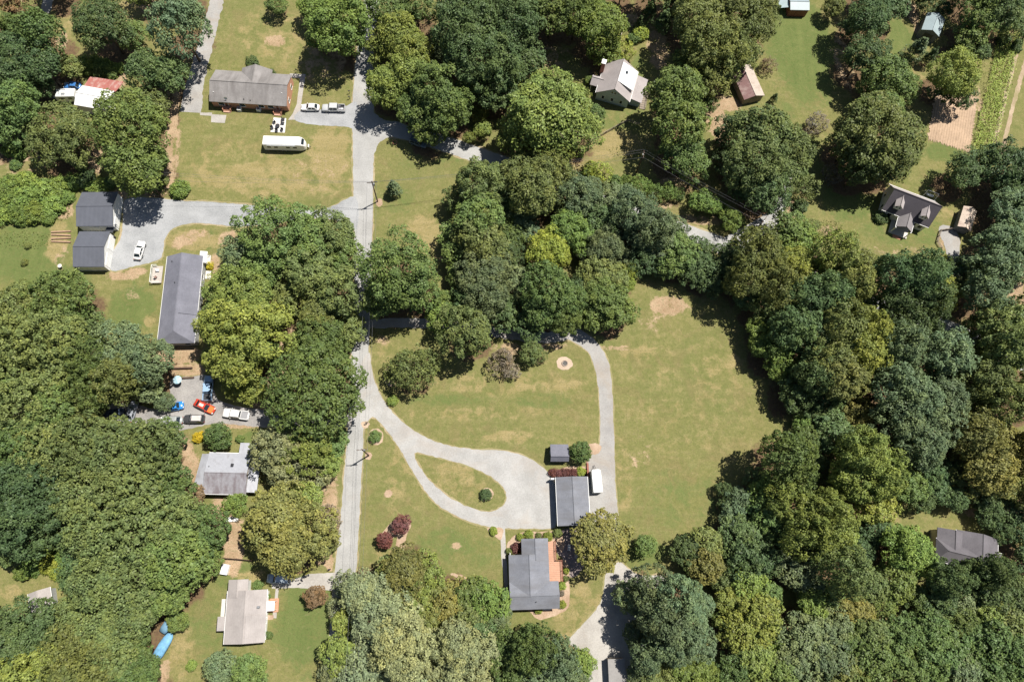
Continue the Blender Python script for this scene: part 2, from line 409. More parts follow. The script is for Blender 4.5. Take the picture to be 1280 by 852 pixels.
def kind_of(px, py, rpx, typ):
    small = typ in ('B', 'BL', 'T')
    R = rpx * MPP(px, py, 2.0 if small else 9.0) * (1.0 if small else 1.04)
    if typ == 'O': typ = 'OL' if R > 7.1 else ('OM' if R > 4.7 else 'OS')
    if typ == 'F': typ = 'FL' if R > 7.4 else 'FM'
    if typ == 'C': typ = 'CL' if R > 5.5 else 'OM'
    if typ == 'L': typ = 'LM' if R > 4.2 else 'LS'
    if typ == 'B' and R > 2.0: typ = 'BL'
    return R, typ
def tallness(px, py, typ):
    """the old woods stand taller than the yard trees"""
    if typ in ('B', 'BL', 'T', 'CN', 'LS', 'OS'): return rng.uniform(0.92, 1.1)
    if 740 < px < 770 and 660 < py < 690: return 0.8
    wood = (px > 800 and py > 280) or (560 < px < 780 and py > 690)
    return rng.uniform(1.25, 1.8) if wood else rng.uniform(0.95, 1.5) if px < 290 else rng.uniform(1.0, 1.38)
def tint(col):
    c = FCOL[col]; j = 0.93 * rng.uniform(0.78, 1.2); h = rng.uniform(-0.08, 0.08)
    return (c[0]*j*(1+h), c[1]*j, c[2]*j*(1-h), 1)
def plant(px, py, rpx, typ, col, label=None, lobes=()):
    """one tree or shrub; lobes = further leaders of the same tree, each with its own stem and leaf mass"""
    R, typ = kind_of(px, py, rpx, typ)
    R0, H0, zc, var = PROTO[typ]
    s = R / R0; sz = s ** 0.85 * tallness(px, py, typ)
    p = P(px, py, zc * sz); p.z = 0
    c = tint(col); cm, tm = var[rng.randrange(len(var))]; rot = rng.uniform(0, 6.28)
    if tm is None:
        o = bpy.data.objects.new('shrub', cm); COL.objects.link(o); o.location = p; o.rotation_euler = (0, 0, rot)
        o.scale = (s, s, sz); o.color = c; cat = 'shrub'
        words = CNAME[col] + {'T': ' clipped shrub', 'B': ' small shrub', 'BL': ' spreading shrub'}[typ]
    else:
        o = empty('conifer_tree' if typ == 'CN' else 'broadleaf_tree', p); cat = 'tree'
        for i, (q, s_, sz_, cm_, tm_) in enumerate([(p, s, sz, cm, tm)] + [lobe(l) for l in lobes]):
            for nm, me in (('crown', cm_), ('trunk', tm_)):
                k = bpy.data.objects.new(nm, me); COL.objects.link(k); k.parent = o; k.location = q - p
                k.rotation_euler = (0, 0, rot + i); k.scale = (s_, s_, sz_); k.color = c
        form = 'cone shaped evergreen' if typ == 'CN' else {'O': 'clumpy tree', 'F': 'smooth domed tree', 'C': 'billowing tree', 'L': 'thin airy tree'}[typ[0]]
        words = ('big ' if R > 7.4 else ('small ' if R < 4.9 else '')) + CNAME[col] + ' ' + form
        if lobes: words = words.replace('clumpy tree', 'many headed tree')
    if label: tag(o, label, cat)
    else: CONV.append((o, words, cat))
    return o
def lobe(t):
    R, typ = kind_of(*t[:4]); R0, H0, zc, var = PROTO[typ]; s = R / R0; sz = s ** 0.85 * tallness(t[0], t[1], typ)
    q = P(t[0], t[1], zc * sz); q.z = 0
    cm, tm = var[rng.randrange(len(var))]; return q, s, sz, cm, tm
def merge_leaders(lst, reach=0.80, most=2):
    """neighbouring leaf masses of one colour whose crowns run into each other are leaders of one tree"""
    lst = sorted(lst, key=lambda t: -t[2]); used = set(); out = []
    for i, t in enumerate(lst):
        if i in used: continue
        used.add(i); grp = []
        if t[3] in ('O', 'F', 'L', 'C'):
            cand = sorted(((math.hypot(t[0]-q[0], t[1]-q[1]), j) for j, q in enumerate(lst) if j not in used and q[4] == t[4] and q[3] in ('O', 'F', 'L', 'C')))
            for d, j in cand:
                if len(grp) < most and d < reach * (t[2] + lst[j][2]): grp.append(lst[j]); used.add(j)
        out.append((t, grp))
    return out
ORD = ['closest', 'second closest', 'third closest', 'fourth closest', 'fifth closest', 'sixth closest', 'seventh closest', 'eighth closest', 'ninth closest', 'tenth closest', 'eleventh closest', 'twelfth closest', 'thirteenth closest', 'fourteenth closest', 'fifteenth closest', 'sixteenth closest']
def label_plants(marks):
    """every plant gets colour, form and how near it stands to the nearest landmark, counted among its like"""
    fam = {}
    for o, words, cat in CONV:
        q = o.location; nm, d = min(((n, (Vector((v.x, v.y)) - Vector((q.x, q.y))).length) for n, v in marks), key=lambda t: t[1])
        fam.setdefault((words, nm, cat), []).append((d, o))
    for (words, nm, cat), l in fam.items():
        l.sort(key=lambda t: t[0])
        for i, (d, o) in enumerate(l):
            tag(o, f"{words} {'near' if len(l) == 1 else ORD[min(i, 15)] + ' to'} the {nm}", cat, f"{words}s near the {nm}" if len(l) > 1 else None)
# ---------------------------------------------------------------- where the trees stand (photo px, radius px, form, colour)
TREEDATA = """
20 4 21 O r; 14 30 14 O g; 48 40 28 O g; 14 62 27 O d; 48 78 30 O d; 12 98 26 O d; 86 82 15 OS o; 20 126 27 O g; 52 108 16 O d
14 160 22 O g; 128 30 34 C d; 168 45 19 O g; 223 30 31 O b; 178 84 26 O d; 207 88 27 O d; 186 128 22 O o; 162 158 41 O g; 172 202 37 O g
72 158 36 L o; 55 180 26 L o; 95 172 28 O o; 145 121 9 BL g; 200 200 14 OS g
-25 20 24 O g; -25 70 26 O d; -25 120 26 O d; -25 165 24 O g; 60 -25 22 O d; 180 -14 22 O g; 225 -18 24 O b
30 386 33 F o; 78 374 33 F g; 108 404 21 O d; 22 425 34 F o; 72 424 36 F o; 112 448 28 F g; 30 466 34 F o; 76 468 34 F o; 148 438 32 O b; 182 448 28 O b; 150 470 28 O o; 184 478 24 O b; 205 500 13 O b; 118 484 26 F g
24 510 34 F o; 66 512 32 F g; 104 516 27 F o; 140 566 44 F o; 186 560 36 F o; 210 548 22 O g; 100 566 36 F o; 60 562 35 F o; 20 556 34 F g; 160 612 42 F o; 205 606 30 F g; 108 618 42 F o; 62 612 34 F d; 20 606 36 F d
212 650 36 F o; 252 664 31 F g; 168 664 44 F o; 218 700 42 F g; 250 702 24 F g; 120 666 34 F o; 24 654 34 O d; 62 652 28 O d; 12 684 22 O d
170 718 42 F o; 128 728 38 F o; 98 722 22 O d; 206 740 32 F g; 168 766 34 F o; 132 774 38 F o; 92 764 26 F o; 34 788 34 O d; 12 806 32 O d; 62 798 28 O d; 88 806 32 F o; 56 830 34 O y; 14 850 32 O y; 100 842 34 O o; 138 820 32 F o; 162 812 28 F g; 176 840 25 F g; 150 852 30 F g; 100 690 20 O d
200 800 0 O g
-22 390 30 F o; -20 440 32 F o; -20 490 32 F g; -20 540 32 F o; -20 590 32 F o; -20 640 32 O d; -20 800 30 O d; -22 850 30 O y; 60 880 34 O o; 120 885 34 F o; 170 884 32 F g; 15 890 30 O y
345 290 40 O g; 300 318 26 O b; 330 330 30 O g; 384 296 32 O g; 420 292 28 O o; 432 322 24 O g; 390 340 32 O o; 422 366 32 O o; 362 372 20 O o; 282 372 26 O y; 312 368 32 O y; 274 410 29 O y; 305 412 36 O y; 338 400 24 O y; 274 448 23 O y; 298 452 34 O y; 336 440 18 O g; 294 482 17 O y; 316 484 20 O y; 400 392 28 O o; 438 408 20 O o; 400 424 28 O g; 372 430 18 O y; 428 426 16 O g
392 490 56 F g
346 556 28 O p; 386 556 28 O y; 416 556 18 O g; 352 586 24 O p; 398 594 24 L p; 374 576 20 L a; 330 572 16 L p; 412 582 15 OS y
350 642 40 O n; 384 664 32 O n; 358 690 34 O n; 326 666 24 O n; 408 646 17 L a; 400 678 18 O n; 410 664 12 L a; 378 624 24 O y
500 344 42 C g; 520 366 26 O g; 482 372 26 O g; 546 388 16 OS l; 588 414 31 O o; 555 372 12 OS g
418 22 40 C l; 432 46 24 O l; 392 10 22 O l; 400 46 18 O l; 345 4 14 O g; 485 10 28 O g; 520 4 26 O g; 496 44 30 O y; 482 62 22 O y; 516 64 26 O y; 482 104 26 O y; 512 92 28 O y; 540 110 32 O g; 520 132 28 O g; 560 136 28 O g; 534 160 22 O g; 484 118 18 O y; 574 118 18 O g
590 36 38 O d; 636 30 38 O d; 606 76 38 O d; 646 70 32 O d; 560 60 22 O b; 622 106 30 O d; 575 10 28 O d; 640 -10 30 O d; 655 96 18 O d
688 148 52 C y; 652 166 30 O y; 720 160 30 O y; 676 116 30 O y; 716 124 26 O y; 690 184 26 O y; 742 142 14 OS g
600 142 11 OS y; 604 162 12 OS y; 586 172 8 OS y; 662 20 20 O g; 690 12 28 O g; 722 12 26 O g; 748 34 32 C l; 758 58 20 O l; 740 6 22 O g; 778 64 15 LS v; 760 70 12 LS v; 712 -18 26 O d; 780 -20 22 O d; 820 -16 24 O d
812 14 13 CN d; 830 26 14 CN d; 800 28 8 CN d; 842 8 16 O d; 800 42 10 BL v; 792 48 8 BL g
872 22 36 O o; 916 18 38 O o; 948 30 22 O o; 890 58 36 O o; 924 62 25 O o; 862 78 22 O g; 890 92 28 O o; 955 8 16 O o; 870 -20 30 O o; 930 -20 30 O o
850 116 32 O g; 856 152 32 O g; 848 188 26 O g; 866 204 22 O g; 884 130 12 OS g
928 168 28 O d; 962 166 34 O o; 990 186 26 O o; 944 204 36 O o; 984 212 28 O o; 958 236 28 O d; 930 236 18 O d; 912 198 20 O d
1020 155 14 LS a; 968 122 6 CN d; 959 79 10 LS r; 1006 234 18 LS o; 1000 258 10 B d; 1016 282 9 LS o; 1040 220 12 LS a
1044 8 14 OS o; 1084 22 26 C d; 1116 8 20 O d; 1062 36 12 O d; 1080 68 26 O d; 1112 98 28 O g; 1130 112 20 O g; 1090 106 18 O g; 1098 172 46 O o; 1068 176 26 O o; 1126 182 30 O o; 1104 200 31 O o; 1080 208 24 O d; 1106 138 26 O g
1148 60 15 CN b; 1164 70 10 CN d; 1212 48 20 O g; 1226 24 24 O g; 1194 94 27 C y; 1180 110 18 O d; 1200 120 17 O d; 1196 60 9 CN d; 1252 16 26 O d; 1270 36 18 O d; 1180 10 12 OS d; 1156 2 14 OS d; 1270 -8 20 O d; 1222 -14 26 O d; 1150 -18 20 O d; 1090 -18 22 O d; 1225 66 14 O d
1210 214 24 O d; 1256 206 28 O d; 1258 238 22 O b; 1274 236 22 O d; 1266 266 26 O b; 1252 306 25 O b; 1268 300 26 O b; 1222 336 22 O b; 1250 340 28 O b; 1230 366 26 O b; 1232 196 14 O d; 1300 210 28 O d; 1300 260 28 O d; 1300 310 28 O d
984 286 24 O g; 1000 302 24 O l; 976 304 18 O g; 1000 330 26 O y; 950 318 30 O o; 966 352 26 O o; 936 346 26 O o; 920 322 22 O d; 1022 344 24 O d; 1046 322 28 O y; 1066 350 28 O o; 1040 368 30 O d; 1078 376 22 O g; 1006 376 28 O d; 992 408 26 O d; 960 382 24 O o; 1084 328 16 O o
952 412 20 O l; 970 440 24 O l; 948 432 16 O l; 978 462 16 O l; 1016 420 30 O d; 1052 410 30 O o; 1090 414 26 O y; 1074 440 30 O y; 1036 452 28 O o; 1104 436 16 O y; 1056 472 30 O n; 1020 470 26 O d; 1088 466 22 O o; 996 492 24 O d; 1032 498 24 O d
1114 342 26 C d; 1146 344 30 C d; 1128 374 32 C d; 1160 372 28 O d; 1140 402 28 O d; 1180 366 22 O y; 1174 344 16 O d; 1198 338 15 O d; 1182 326 8 LS v; 1196 356 14 O o
1128 436 26 O b; 1150 430 22 O b; 1188 446 30 O b; 1170 464 24 O b; 1126 484 30 O b; 1146 506 30 C b; 1130 530 28 O b; 1182 502 28 O b; 1166 540 30 O b; 1110 516 20 O b; 1150 562 28 O b; 1184 474 18 O d
1256 408 32 O o; 1226 414 24 O o; 1262 440 28 O o; 1236 444 22 O o; 1240 478 28 O o; 1222 500 22 O o; 1262 500 26 O o; 1216 476 12 L o; 1300 400 28 O o; 1300 450 28 O o; 1300 500 28 O n
1068 514 22 O n; 1004 530 12 OS l; 1018 516 14 OS d; 1042 540 26 O d; 1060 556 20 O g; 1012 552 20 O g; 1020 580 14 O d
986 572 32 O g; 1004 596 18 O g; 1084 570 32 C y; 1070 600 32 O y; 1102 600 28 O y; 1090 628 26 O y; 1134 606 22 O g; 1120 580 16 O g; 1048 606 18 O d
1222 544 28 O n; 1252 552 26 O n; 1206 566 22 O n; 1238 584 30 O n; 1268 578 24 O n; 1212 594 22 O o; 1250 602 24 O o; 1278 610 22 O o; 1300 560 28 O n; 1300 620 28 O o; 1166 590 18 O d; 1190 588 16 O d; 1152 626 16 O d; 1174 610 18 O d; 1196 622 16 O d; 1232 628 18 O d; 1264 640 20 O d; 1238 642 17 O d; 1276 668 18 O d; 1258 664 14 O d
966 616 26 O l; 992 632 30 O y; 960 646 26 O g; 1028 640 30 O y; 1010 660 28 O y; 946 598 14 O d; 928 626 18 O b; 918 648 20 O b; 984 668 24 O g; 1050 668 26 O y; 1092 660 22 O d; 1076 684 20 O d; 930 668 26 O d; 940 696 28 O d; 905 612 10 O d; 908 630 10 O d
860 686 20 O d; 884 678 22 O o; 884 706 24 O n; 906 724 18 O o; 870 712 12 L o; 912 690 16 O d; 960 700 22 O d
1138 686 30 C l; 1120 670 18 O l; 1154 700 20 O l; 1058 712 30 O o; 994 712 28 O b; 1012 730 20 O b; 1014 752 22 O l; 1042 742 20 O g; 1120 726 26 O y; 1090 730 22 O o; 1056 758 20 O n; 1078 760 18 O n; 1104 752 18 O y; 1026 690 20 O g
1184 728 22 C d; 1174 748 24 O d; 1222 716 20 C d; 1250 716 24 C d; 1232 738 28 O d; 1268 742 24 O d; 1204 752 20 O b; 1234 766 22 O y; 1262 776 26 O o; 1196 776 22 O g; 1150 748 18 O g; 1172 706 10 O d
788 748 20 O b; 812 742 26 C b; 848 742 28 C b; 824 772 30 C b; 862 772 26 C b; 794 790 18 O b; 842 806 30 C b; 808 824 22 C b; 872 808 22 O b; 820 850 22 O o; 860 838 26 O l; 884 840 16 O l; 880 756 16 O b; 796 842 14 O b
936 730 26 O l; 916 752 24 O y; 948 764 28 O y; 926 790 26 O y; 942 818 28 O y; 918 836 22 O g; 962 742 18 O g; 908 776 14 O g; 970 800 16 O l
1010 790 28 O b; 1040 784 24 O b; 1000 820 28 O b; 1032 822 28 O b; 976 838 22 O g; 1066 800 22 O g; 1060 840 24 O o; 1090 790 22 O o; 1094 824 28 O g; 1124 792 24 O g; 1130 828 28 O g; 1160 784 24 O g; 1168 820 28 O g; 1198 806 26 O g; 1204 840 26 O b; 1238 800 28 O g; 1270 812 28 O g; 1240 838 26 O g; 1276 846 22 O g
1300 700 26 O d; 1300 750 26 O o; 1300 800 26 O g; 1300 850 26 O g; 840 880 28 O b; 900 884 28 O l; 960 880 28 O y; 1020 878 28 O b; 1080 880 28 O g; 1140 880 28 O g; 1200 882 28 O b; 1260 880 28 O g
753 676 35 O n; 806 680 15 OS g
508 712 32 O n; 494 722 24 O o; 530 720 26 O y; 516 744 26 O y; 548 742 18 O o; 430 736 16 L p; 452 738 30 O p; 484 744 28 O p; 466 768 30 O p; 506 772 28 O p; 430 776 18 O y; 420 756 14 L p; 500 806 36 C p; 462 806 26 O p; 428 812 22 O y; 530 798 22 O p; 452 840 28 O p; 490 848 26 O p; 540 836 22 O p; 418 842 16 O p; 540 770 20 O o
564 742 26 L n; 560 760 22 O n; 590 742 24 O g; 612 750 24 O l; 588 768 24 O o; 622 772 18 O b; 600 784 20 O d; 570 806 28 C p; 600 818 26 O p; 568 838 26 O p; 606 844 22 O p
632 806 22 O g; 640 836 26 O g; 664 812 26 F g; 692 820 26 F b; 676 842 28 O b; 706 842 22 O b; 728 826 17 OS l; 664 794 14 O g; 724 846 14 OS b; 450 884 30 O p; 510 884 30 O p; 570 884 30 O p; 630 884 30 O g; 690 884 28 O b
594 226 28 O o; 620 222 24 O o; 576 250 20 O o; 652 214 26 O o; 684 216 26 O o; 668 244 30 O o; 706 236 24 O o; 626 252 22 O d; 642 240 18 O d
600 266 30 O g; 572 290 22 O g; 604 296 32 O o; 640 294 18 O g; 576 318 22 O g; 624 318 24 O o; 640 320 20 O d; 650 266 18 O b; 658 284 18 O b
728 246 26 C b; 712 262 18 O b; 746 258 16 O b; 710 282 24 C l; 728 298 20 O l; 752 276 22 O d; 738 234 14 O b; 684 312 25 C v; 700 322 14 OS v
596 346 28 O b; 618 344 26 C b; 612 372 26 O b; 572 344 16 O g; 646 356 24 O b; 582 370 18 O d; 630 390 22 O d; 556 392 14 OS g; 548 404 12 OS l
686 362 32 F g; 708 374 24 F g; 676 388 28 F g; 704 396 22 F g; 660 376 20 O g; 662 404 18 O d; 724 356 16 O d; 724 390 14 O g
756 308 22 C b; 740 318 16 O b; 748 340 22 O o; 766 350 22 O o; 752 372 26 O g; 768 388 24 O g; 744 394 20 O g; 784 340 13 OS v; 784 356 11 OS v; 774 318 16 O b; 738 360 16 O o
780 250 20 O b; 796 264 27 O b; 820 284 26 O b; 778 282 20 O b; 770 264 16 O d; 800 300 22 O b; 826 306 24 O b; 766 246 20 O b; 840 286 18 O b; 806 324 18 O d; 844 300 18 O g; 850 318 24 O g; 838 330 18 O g; 872 316 20 O d; 884 336 22 O d; 904 326 22 O d; 866 340 18 O d; 910 350 20 O d; 826 330 16 O d; 930 372 18 O d; 892 358 14 O d
785 226 10 BL l; 800 232 13 LS l; 818 238 12 LS l; 836 240 12 LS l; 848 244 10 LS g; 878 252 16 OS l; 892 258 12 OS l; 916 272 14 OS l; 904 262 10 BL l; 752 216 14 LS v; 740 208 10 LS v; 770 228 10 BL g
513 460 26 L o; 500 466 20 L o; 532 452 16 L o; 630 448 17 LS a; 640 464 10 LS a; 664 440 14 OS o; 674 446 9 LS o
"""
SINGLES = """
492 234 12 CN b|frosted blue green conifer alone on the lawn beside the utility pole
727 563 14 OS g|round leafy tree between the small shed and the long drive
274 543 18 OS g|dense round tree beside the parking yard and pale metal roof
241 620 18 OS r|brown leaved round tree at the corner of the pale metal roofed house
293 628 14 OS l|light green round tree before the pale metal roofed house
501 656 12 OS m|larger maroon tree of the pair in the mulch bed
482 674 11 OS m|smaller maroon tree of the pair in the mulch bed
393 745 14 OS r|copper leaved round tree beside the concrete driveway apron
275 836 21 OS b|pale leaved tree at the foot of the lawn by the tan roofed house
309 838 22 OS g|mid green tree at the foot of the lawn by the tan roofed house
240 831 7 B l|small leafy shrub alone on the lawn by the blue tarped boat
485 470 6 B d|dark shrub in a ring of mulch by the driveway mouth
491 500 7 T l|clipped bright green ball shrub at the driveway bend
469 545 8 T g|clipped shrub in a mulch ring between road and driveway
607 618 8 T d|dark clipped shrub on the driveway's grass island
726 589 6 T v|lime green shrub behind the slate roofed garage
224 237 12 BL l|bright green shrub on the lawn edge by the gravel apron
262 333 5 B w|golden shrub at the door of the long dark roofed house
315 79 8 BL d|dark green shrub behind the rear gable of the brick house
339 90 5 B d|small dark shrub behind the brick house
650 671 5 T v|lime clipped shrub at the garden front corner of the slate roofed house
661 668 6 T v|lime clipped shrub second along the garden front of the slate roofed house
673 669 4 T o|olive clipped shrub third along the garden front of the slate roofed house
685 670 6 T v|lime clipped shrub fourth along the garden front of the slate roofed house
697 666 6 T o|olive clipped shrub between the slate roofed house and garage
708 713 4 T v|yellow green ball shrub beside the deck edge
707 723 4 T o|dull olive ball shrub beside the deck edge
703 732 5 T v|bright lime ball shrub at the gable wing's corner
702 741 4 T a|greyish shrub between two lime balls by the gable wing
703 755 5 T v|bright lime ball shrub at the far corner of the gable wing
673 762 5 T v|lime ball shrub beside the white garden seat
645 684 7 B m|maroon shrub by the front steps of the slate roofed house
636 688 4 B o|olive shrub beside the front walk
617 663 5 BL v|bright low shrub bed beside the front walk
334 745 4 B g|small shrub at the back corner of the tan roofed house
336 793 5 B g|small shrub on the road side of the tan roofed house
322 731 6 B g|leafy shrub behind the tan roofed house
248 546 7 BL w|golden shrub bed beside the parking yard
736 100 6 T g|clipped shrub by the blue grey farmhouse porch
1101 271 9 BL d|dark shrub at the front corner of the dormered house
1084 66 0 B d|x
"""
HEDGE = [(14,232,15,'l'),(34,226,13,'l'),(34,246,16,'l'),(56,238,16,'l'),(76,232,13,'l'),(90,228,11,'l'),(16,254,15,'l'),(44,266,14,'l'),(66,256,14,'l'),(82,246,10,'l'),(26,270,13,'l'),(8,240,12,'g'),(100,226,9,'g'),(60,274,8,'l'),(6,268,12,'l'),
         (108,224,12,'d'),(112,232,8,'l'),(126,232,10,'l'),(138,228,8,'g'),(104,80,9,'l'),(118,80,11,'l'),(132,82,11,'l'),(146,86,9,'l'),(110,88,8,'l'),(126,90,9,'g'),(140,92,7,'g'),
         (12,186,10,'l'),(24,192,9,'l'),(20,206,7,'g'),(100,206,8,'g'),(34,172,8,'g'),
         (50,688,14,'l'),(66,678,12,'l'),(40,706,14,'l'),(60,704,12,'v'),(80,692,12,'l'),(84,712,9,'l'),(30,716,10,'l'),(72,716,9,'v'),(102,704,8,'v'),(94,694,10,'l'),
         (1270,58,8,'d'),(1254,50,8,'d'),(640,222,9,'g'),(736,214,8,'g'),(300,548,5,'g'),(196,232,7,'g'),(206,226,6,'o')]
def parse(t):
    out = []
    for row in t.replace("\n", ";").split(";"):
        f = row.split("|")[0].split()
        if len(f) == 5 and float(f[2]) > 0: out.append((float(f[0]), float(f[1]), float(f[2]), f[3], f[4], row.split("|")[1].strip() if "|" in row else None))
    return out
TREELIST = parse(TREEDATA); SINGLELIST = parse(SINGLES)

# ---------------------------------------------------------------- ground
BLOBS = [  # px, py, rx, ry, channel (dry, dirt, lush), strength
    (360,40,70,40,'dry',.35),(402,78,34,26,'dirt',.42),(345,52,16,8,'dirt',.7),(335,222,110,26,'dry',.55),(412,196,28,48,'dry',.8),(400,215,50,30,'dirt',.22),(300,200,80,30,'dry',.25),
    (213,170,7,70,'dirt',.9),(218,200,6,50,'dirt',.6),(205,130,10,25,'dirt',.6),(78,52,8,16,'dirt',.65),(85,30,16,30,'dry',.5),(160,14,30,14,'dry',.6),(186,10,14,12,'dirt',.6),(150,100,10,12,'dirt',.8),(68,112,12,14,'dirt',.7),(30,200,50,18,'dirt',.4),(120,200,14,20,'dirt',.7),(150,245,40,8,'dirt',.7),(195,238,18,8,'dirt',.8),
    (30,315,60,45,'lush',.75),(60,350,60,26,'lush',.7),(82,262,13,14,'dirt',.55),(72,300,14,26,'dry',.9),(76,325,10,20,'dirt',.35),(150,345,24,6,'dirt',.75),(170,338,20,5,'dirt',.7),(165,388,34,36,'lush',.75),(160,372,14,18,'dirt',.3),(118,424,11,13,'dirt',1),(188,400,8,9,'dry',.7),
    (240,300,40,14,'dry',.75),(248,292,22,7,'dirt',.5),(222,306,10,8,'dirt',.5),(290,300,3,14,'dirt',.8),(232,300,16,9,'dirt',.6),(285,300,14,12,'dirt',.6),(262,300,6,16,'lush',.8),(225,443,30,13,'dirt',1),(236,462,28,9,'dirt',.8),(268,330,7,14,'dirt',.7),
    (235,606,18,46,'dirt',.95),(228,560,16,14,'dirt',.9),(280,640,20,24,'dirt',1),(293,684,14,40,'dirt',1),(314,547,14,8,'lush',1),(300,530,34,6,'dirt',.85),(325,505,12,12,'dirt',.95),(320,720,30,10,'dry',.5),(345,470,16,30,'dirt',.5),(405,630,18,70,'dirt',.7),(360,440,14,30,'dirt',.8),
    (385,775,44,70,'lush',.75),(300,720,40,20,'lush',.6),(262,780,40,46,'lush',.35),(225,815,20,36,'dry',.5),(206,840,8,20,'dirt',.6),(14,738,20,12,'dry',.5),(370,722,14,8,'lush',.9),(412,700,6,16,'dirt',.8),
    (500,600,30,60,'dry',.25),(490,700,30,20,'dry',.4),(560,680,50,26,'lush',.45),(570,682,7,5,'dirt',.6),(485,617,5,5,'dirt',1),(600,690,30,24,'lush',.4),(500,720,20,10,'dry',.4),(454,545,6,30,'dry',.3),
    (640,480,110,16,'dry',.30),(600,516,110,10,'dry',.35),(560,500,60,10,'lush',.45),(680,500,50,12,'lush',.45),(640,545,40,8,'dry',.6),(700,480,30,10,'dry',.4),(575,597,46,26,'dry',.4),(637,436,24,10,'dirt',.55),(482,440,12,16,'dry',.4),(478,425,10,8,'dirt',.4),(690,432,20,8,'dirt',.5),
    (500,250,26,20,'lush',.35),(530,290,24,24,'dry',.75),(520,300,10,10,'dirt',.5),(548,320,10,10,'dirt',.5),(505,200,30,14,'lush',.2),(560,200,26,12,'lush',.35),
    (836,382,26,14,'dirt',.85),(815,402,22,14,'dirt',.3),(800,440,30,12,'dry',.45),(860,500,90,90,'dry',.16),(800,560,16,40,'dirt',.22),(780,600,10,60,'dry',.35),(860,620,70,50,'lush',.30),(900,460,40,40,'dry',.3),(770,435,24,3,'dirt',.5),(800,690,40,16,'lush',.7),(725,760,40,40,'dry',.45),(700,800,50,14,'dry',.5),
    (1000,55,48,70,'lush',.85),(1012,100,36,40,'lush',.6),(1052,70,14,44,'dirt',.42),(975,140,24,20,'lush',.4),(1010,185,20,30,'lush',.5),(1128,55,18,40,'lush',.7),(1150,90,14,12,'dry',.5),(1142,20,8,22,'dirt',.7),(1190,50,16,10,'dry',.5),(1158,8,30,8,'dry',.5),(1030,210,20,16,'lush',.4),(1060,250,40,30,'lush',.75),(1130,290,60,22,'lush',.5),(1120,312,46,8,'dirt',.3),(1180,230,30,20,'lush',.7),(1036,290,20,10,'dirt',.5),(1180,190,34,14,'lush',.7),(1182,300,12,14,'dirt',.6),(1000,210,10,14,'dirt',.4),(985,262,22,16,'dirt',.6),(1188,266,12,8,'dry',.5),
    (822,60,16,34,'dirt',.6),(800,90,12,24,'lush',.5),(775,150,50,20,'lush',.35),(770,180,46,18,'dry',.8),(735,205,30,12,'dry',.7),(690,75,26,24,'dirt',.4),(704,92,14,10,'lush',.4),(896,150,14,28,'dirt',1),(912,130,16,10,'dirt',.9),(790,25,12,10,'dirt',.6),(605,150,18,14,'dry',.6),
    (1268,365,18,50,'dirt',.75),(1262,340,20,20,'dry',.7),(1204,500,9,18,'dirt',1),(1112,642,16,14,'dry',.8),(1220,640,14,8,'dirt',.8),(1240,470,40,40,'dirt',.35),(1180,560,40,40,'dirt',.3),(845,228,30,8,'dirt',.6),(805,258,36,10,'dirt',.6),(880,275,40,8,'dirt',.6),(720,420,24,5,'dirt',.7),(700,408,20,8,'dirt',.6),
    (700,612,12,30,'dry',.3),(1255,160,8,50,'dirt',.2),(1190,122,10,16,'dirt',.6),(1222,120,5,50,'dirt',.55)]
X0, X1, Y0, Y1, ST = -168.0, 168.0, -52.0, 172.0, 0.56
gx = np.arange(X0, X1 + 1e-6, ST); gy = np.arange(Y0, Y1 + 1e-6, ST)
far = np.array([40, 120, 400, 1500, 4000.0])
gx = np.concatenate([X0 - far[::-1], gx, X1 + far]); gy = np.concatenate([Y0 - far[::-1], gy, Y1 + far])
GX, GY = np.meshgrid(gx, gy)
ch = {k: np.zeros_like(GX) for k in ('dry', 'dirt', 'lush', 'litter')}
for (bx, by, rx, ry, k, st) in BLOBS:
    c = P(bx, by); ex = P(bx + rx, by); ey = P(bx, by - ry)
    ax = max(0.8, (ex - c).length); ay = max(0.8, (ey - c).length)
    d = np.sqrt(((GX - c.x) / ax)**2 + ((GY - c.y) / ay)**2)
    w = np.clip((1.25 - d) / 0.75, 0, 1); w = w*w*(3 - 2*w) * st
    ch[k] = np.maximum(ch[k], w)
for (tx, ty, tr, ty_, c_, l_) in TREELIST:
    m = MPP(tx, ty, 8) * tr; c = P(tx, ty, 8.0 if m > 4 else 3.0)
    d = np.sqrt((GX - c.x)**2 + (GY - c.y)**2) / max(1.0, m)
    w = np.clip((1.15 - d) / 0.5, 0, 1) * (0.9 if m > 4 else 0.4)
    ch['litter'] = np.maximum(ch['litter'], w)
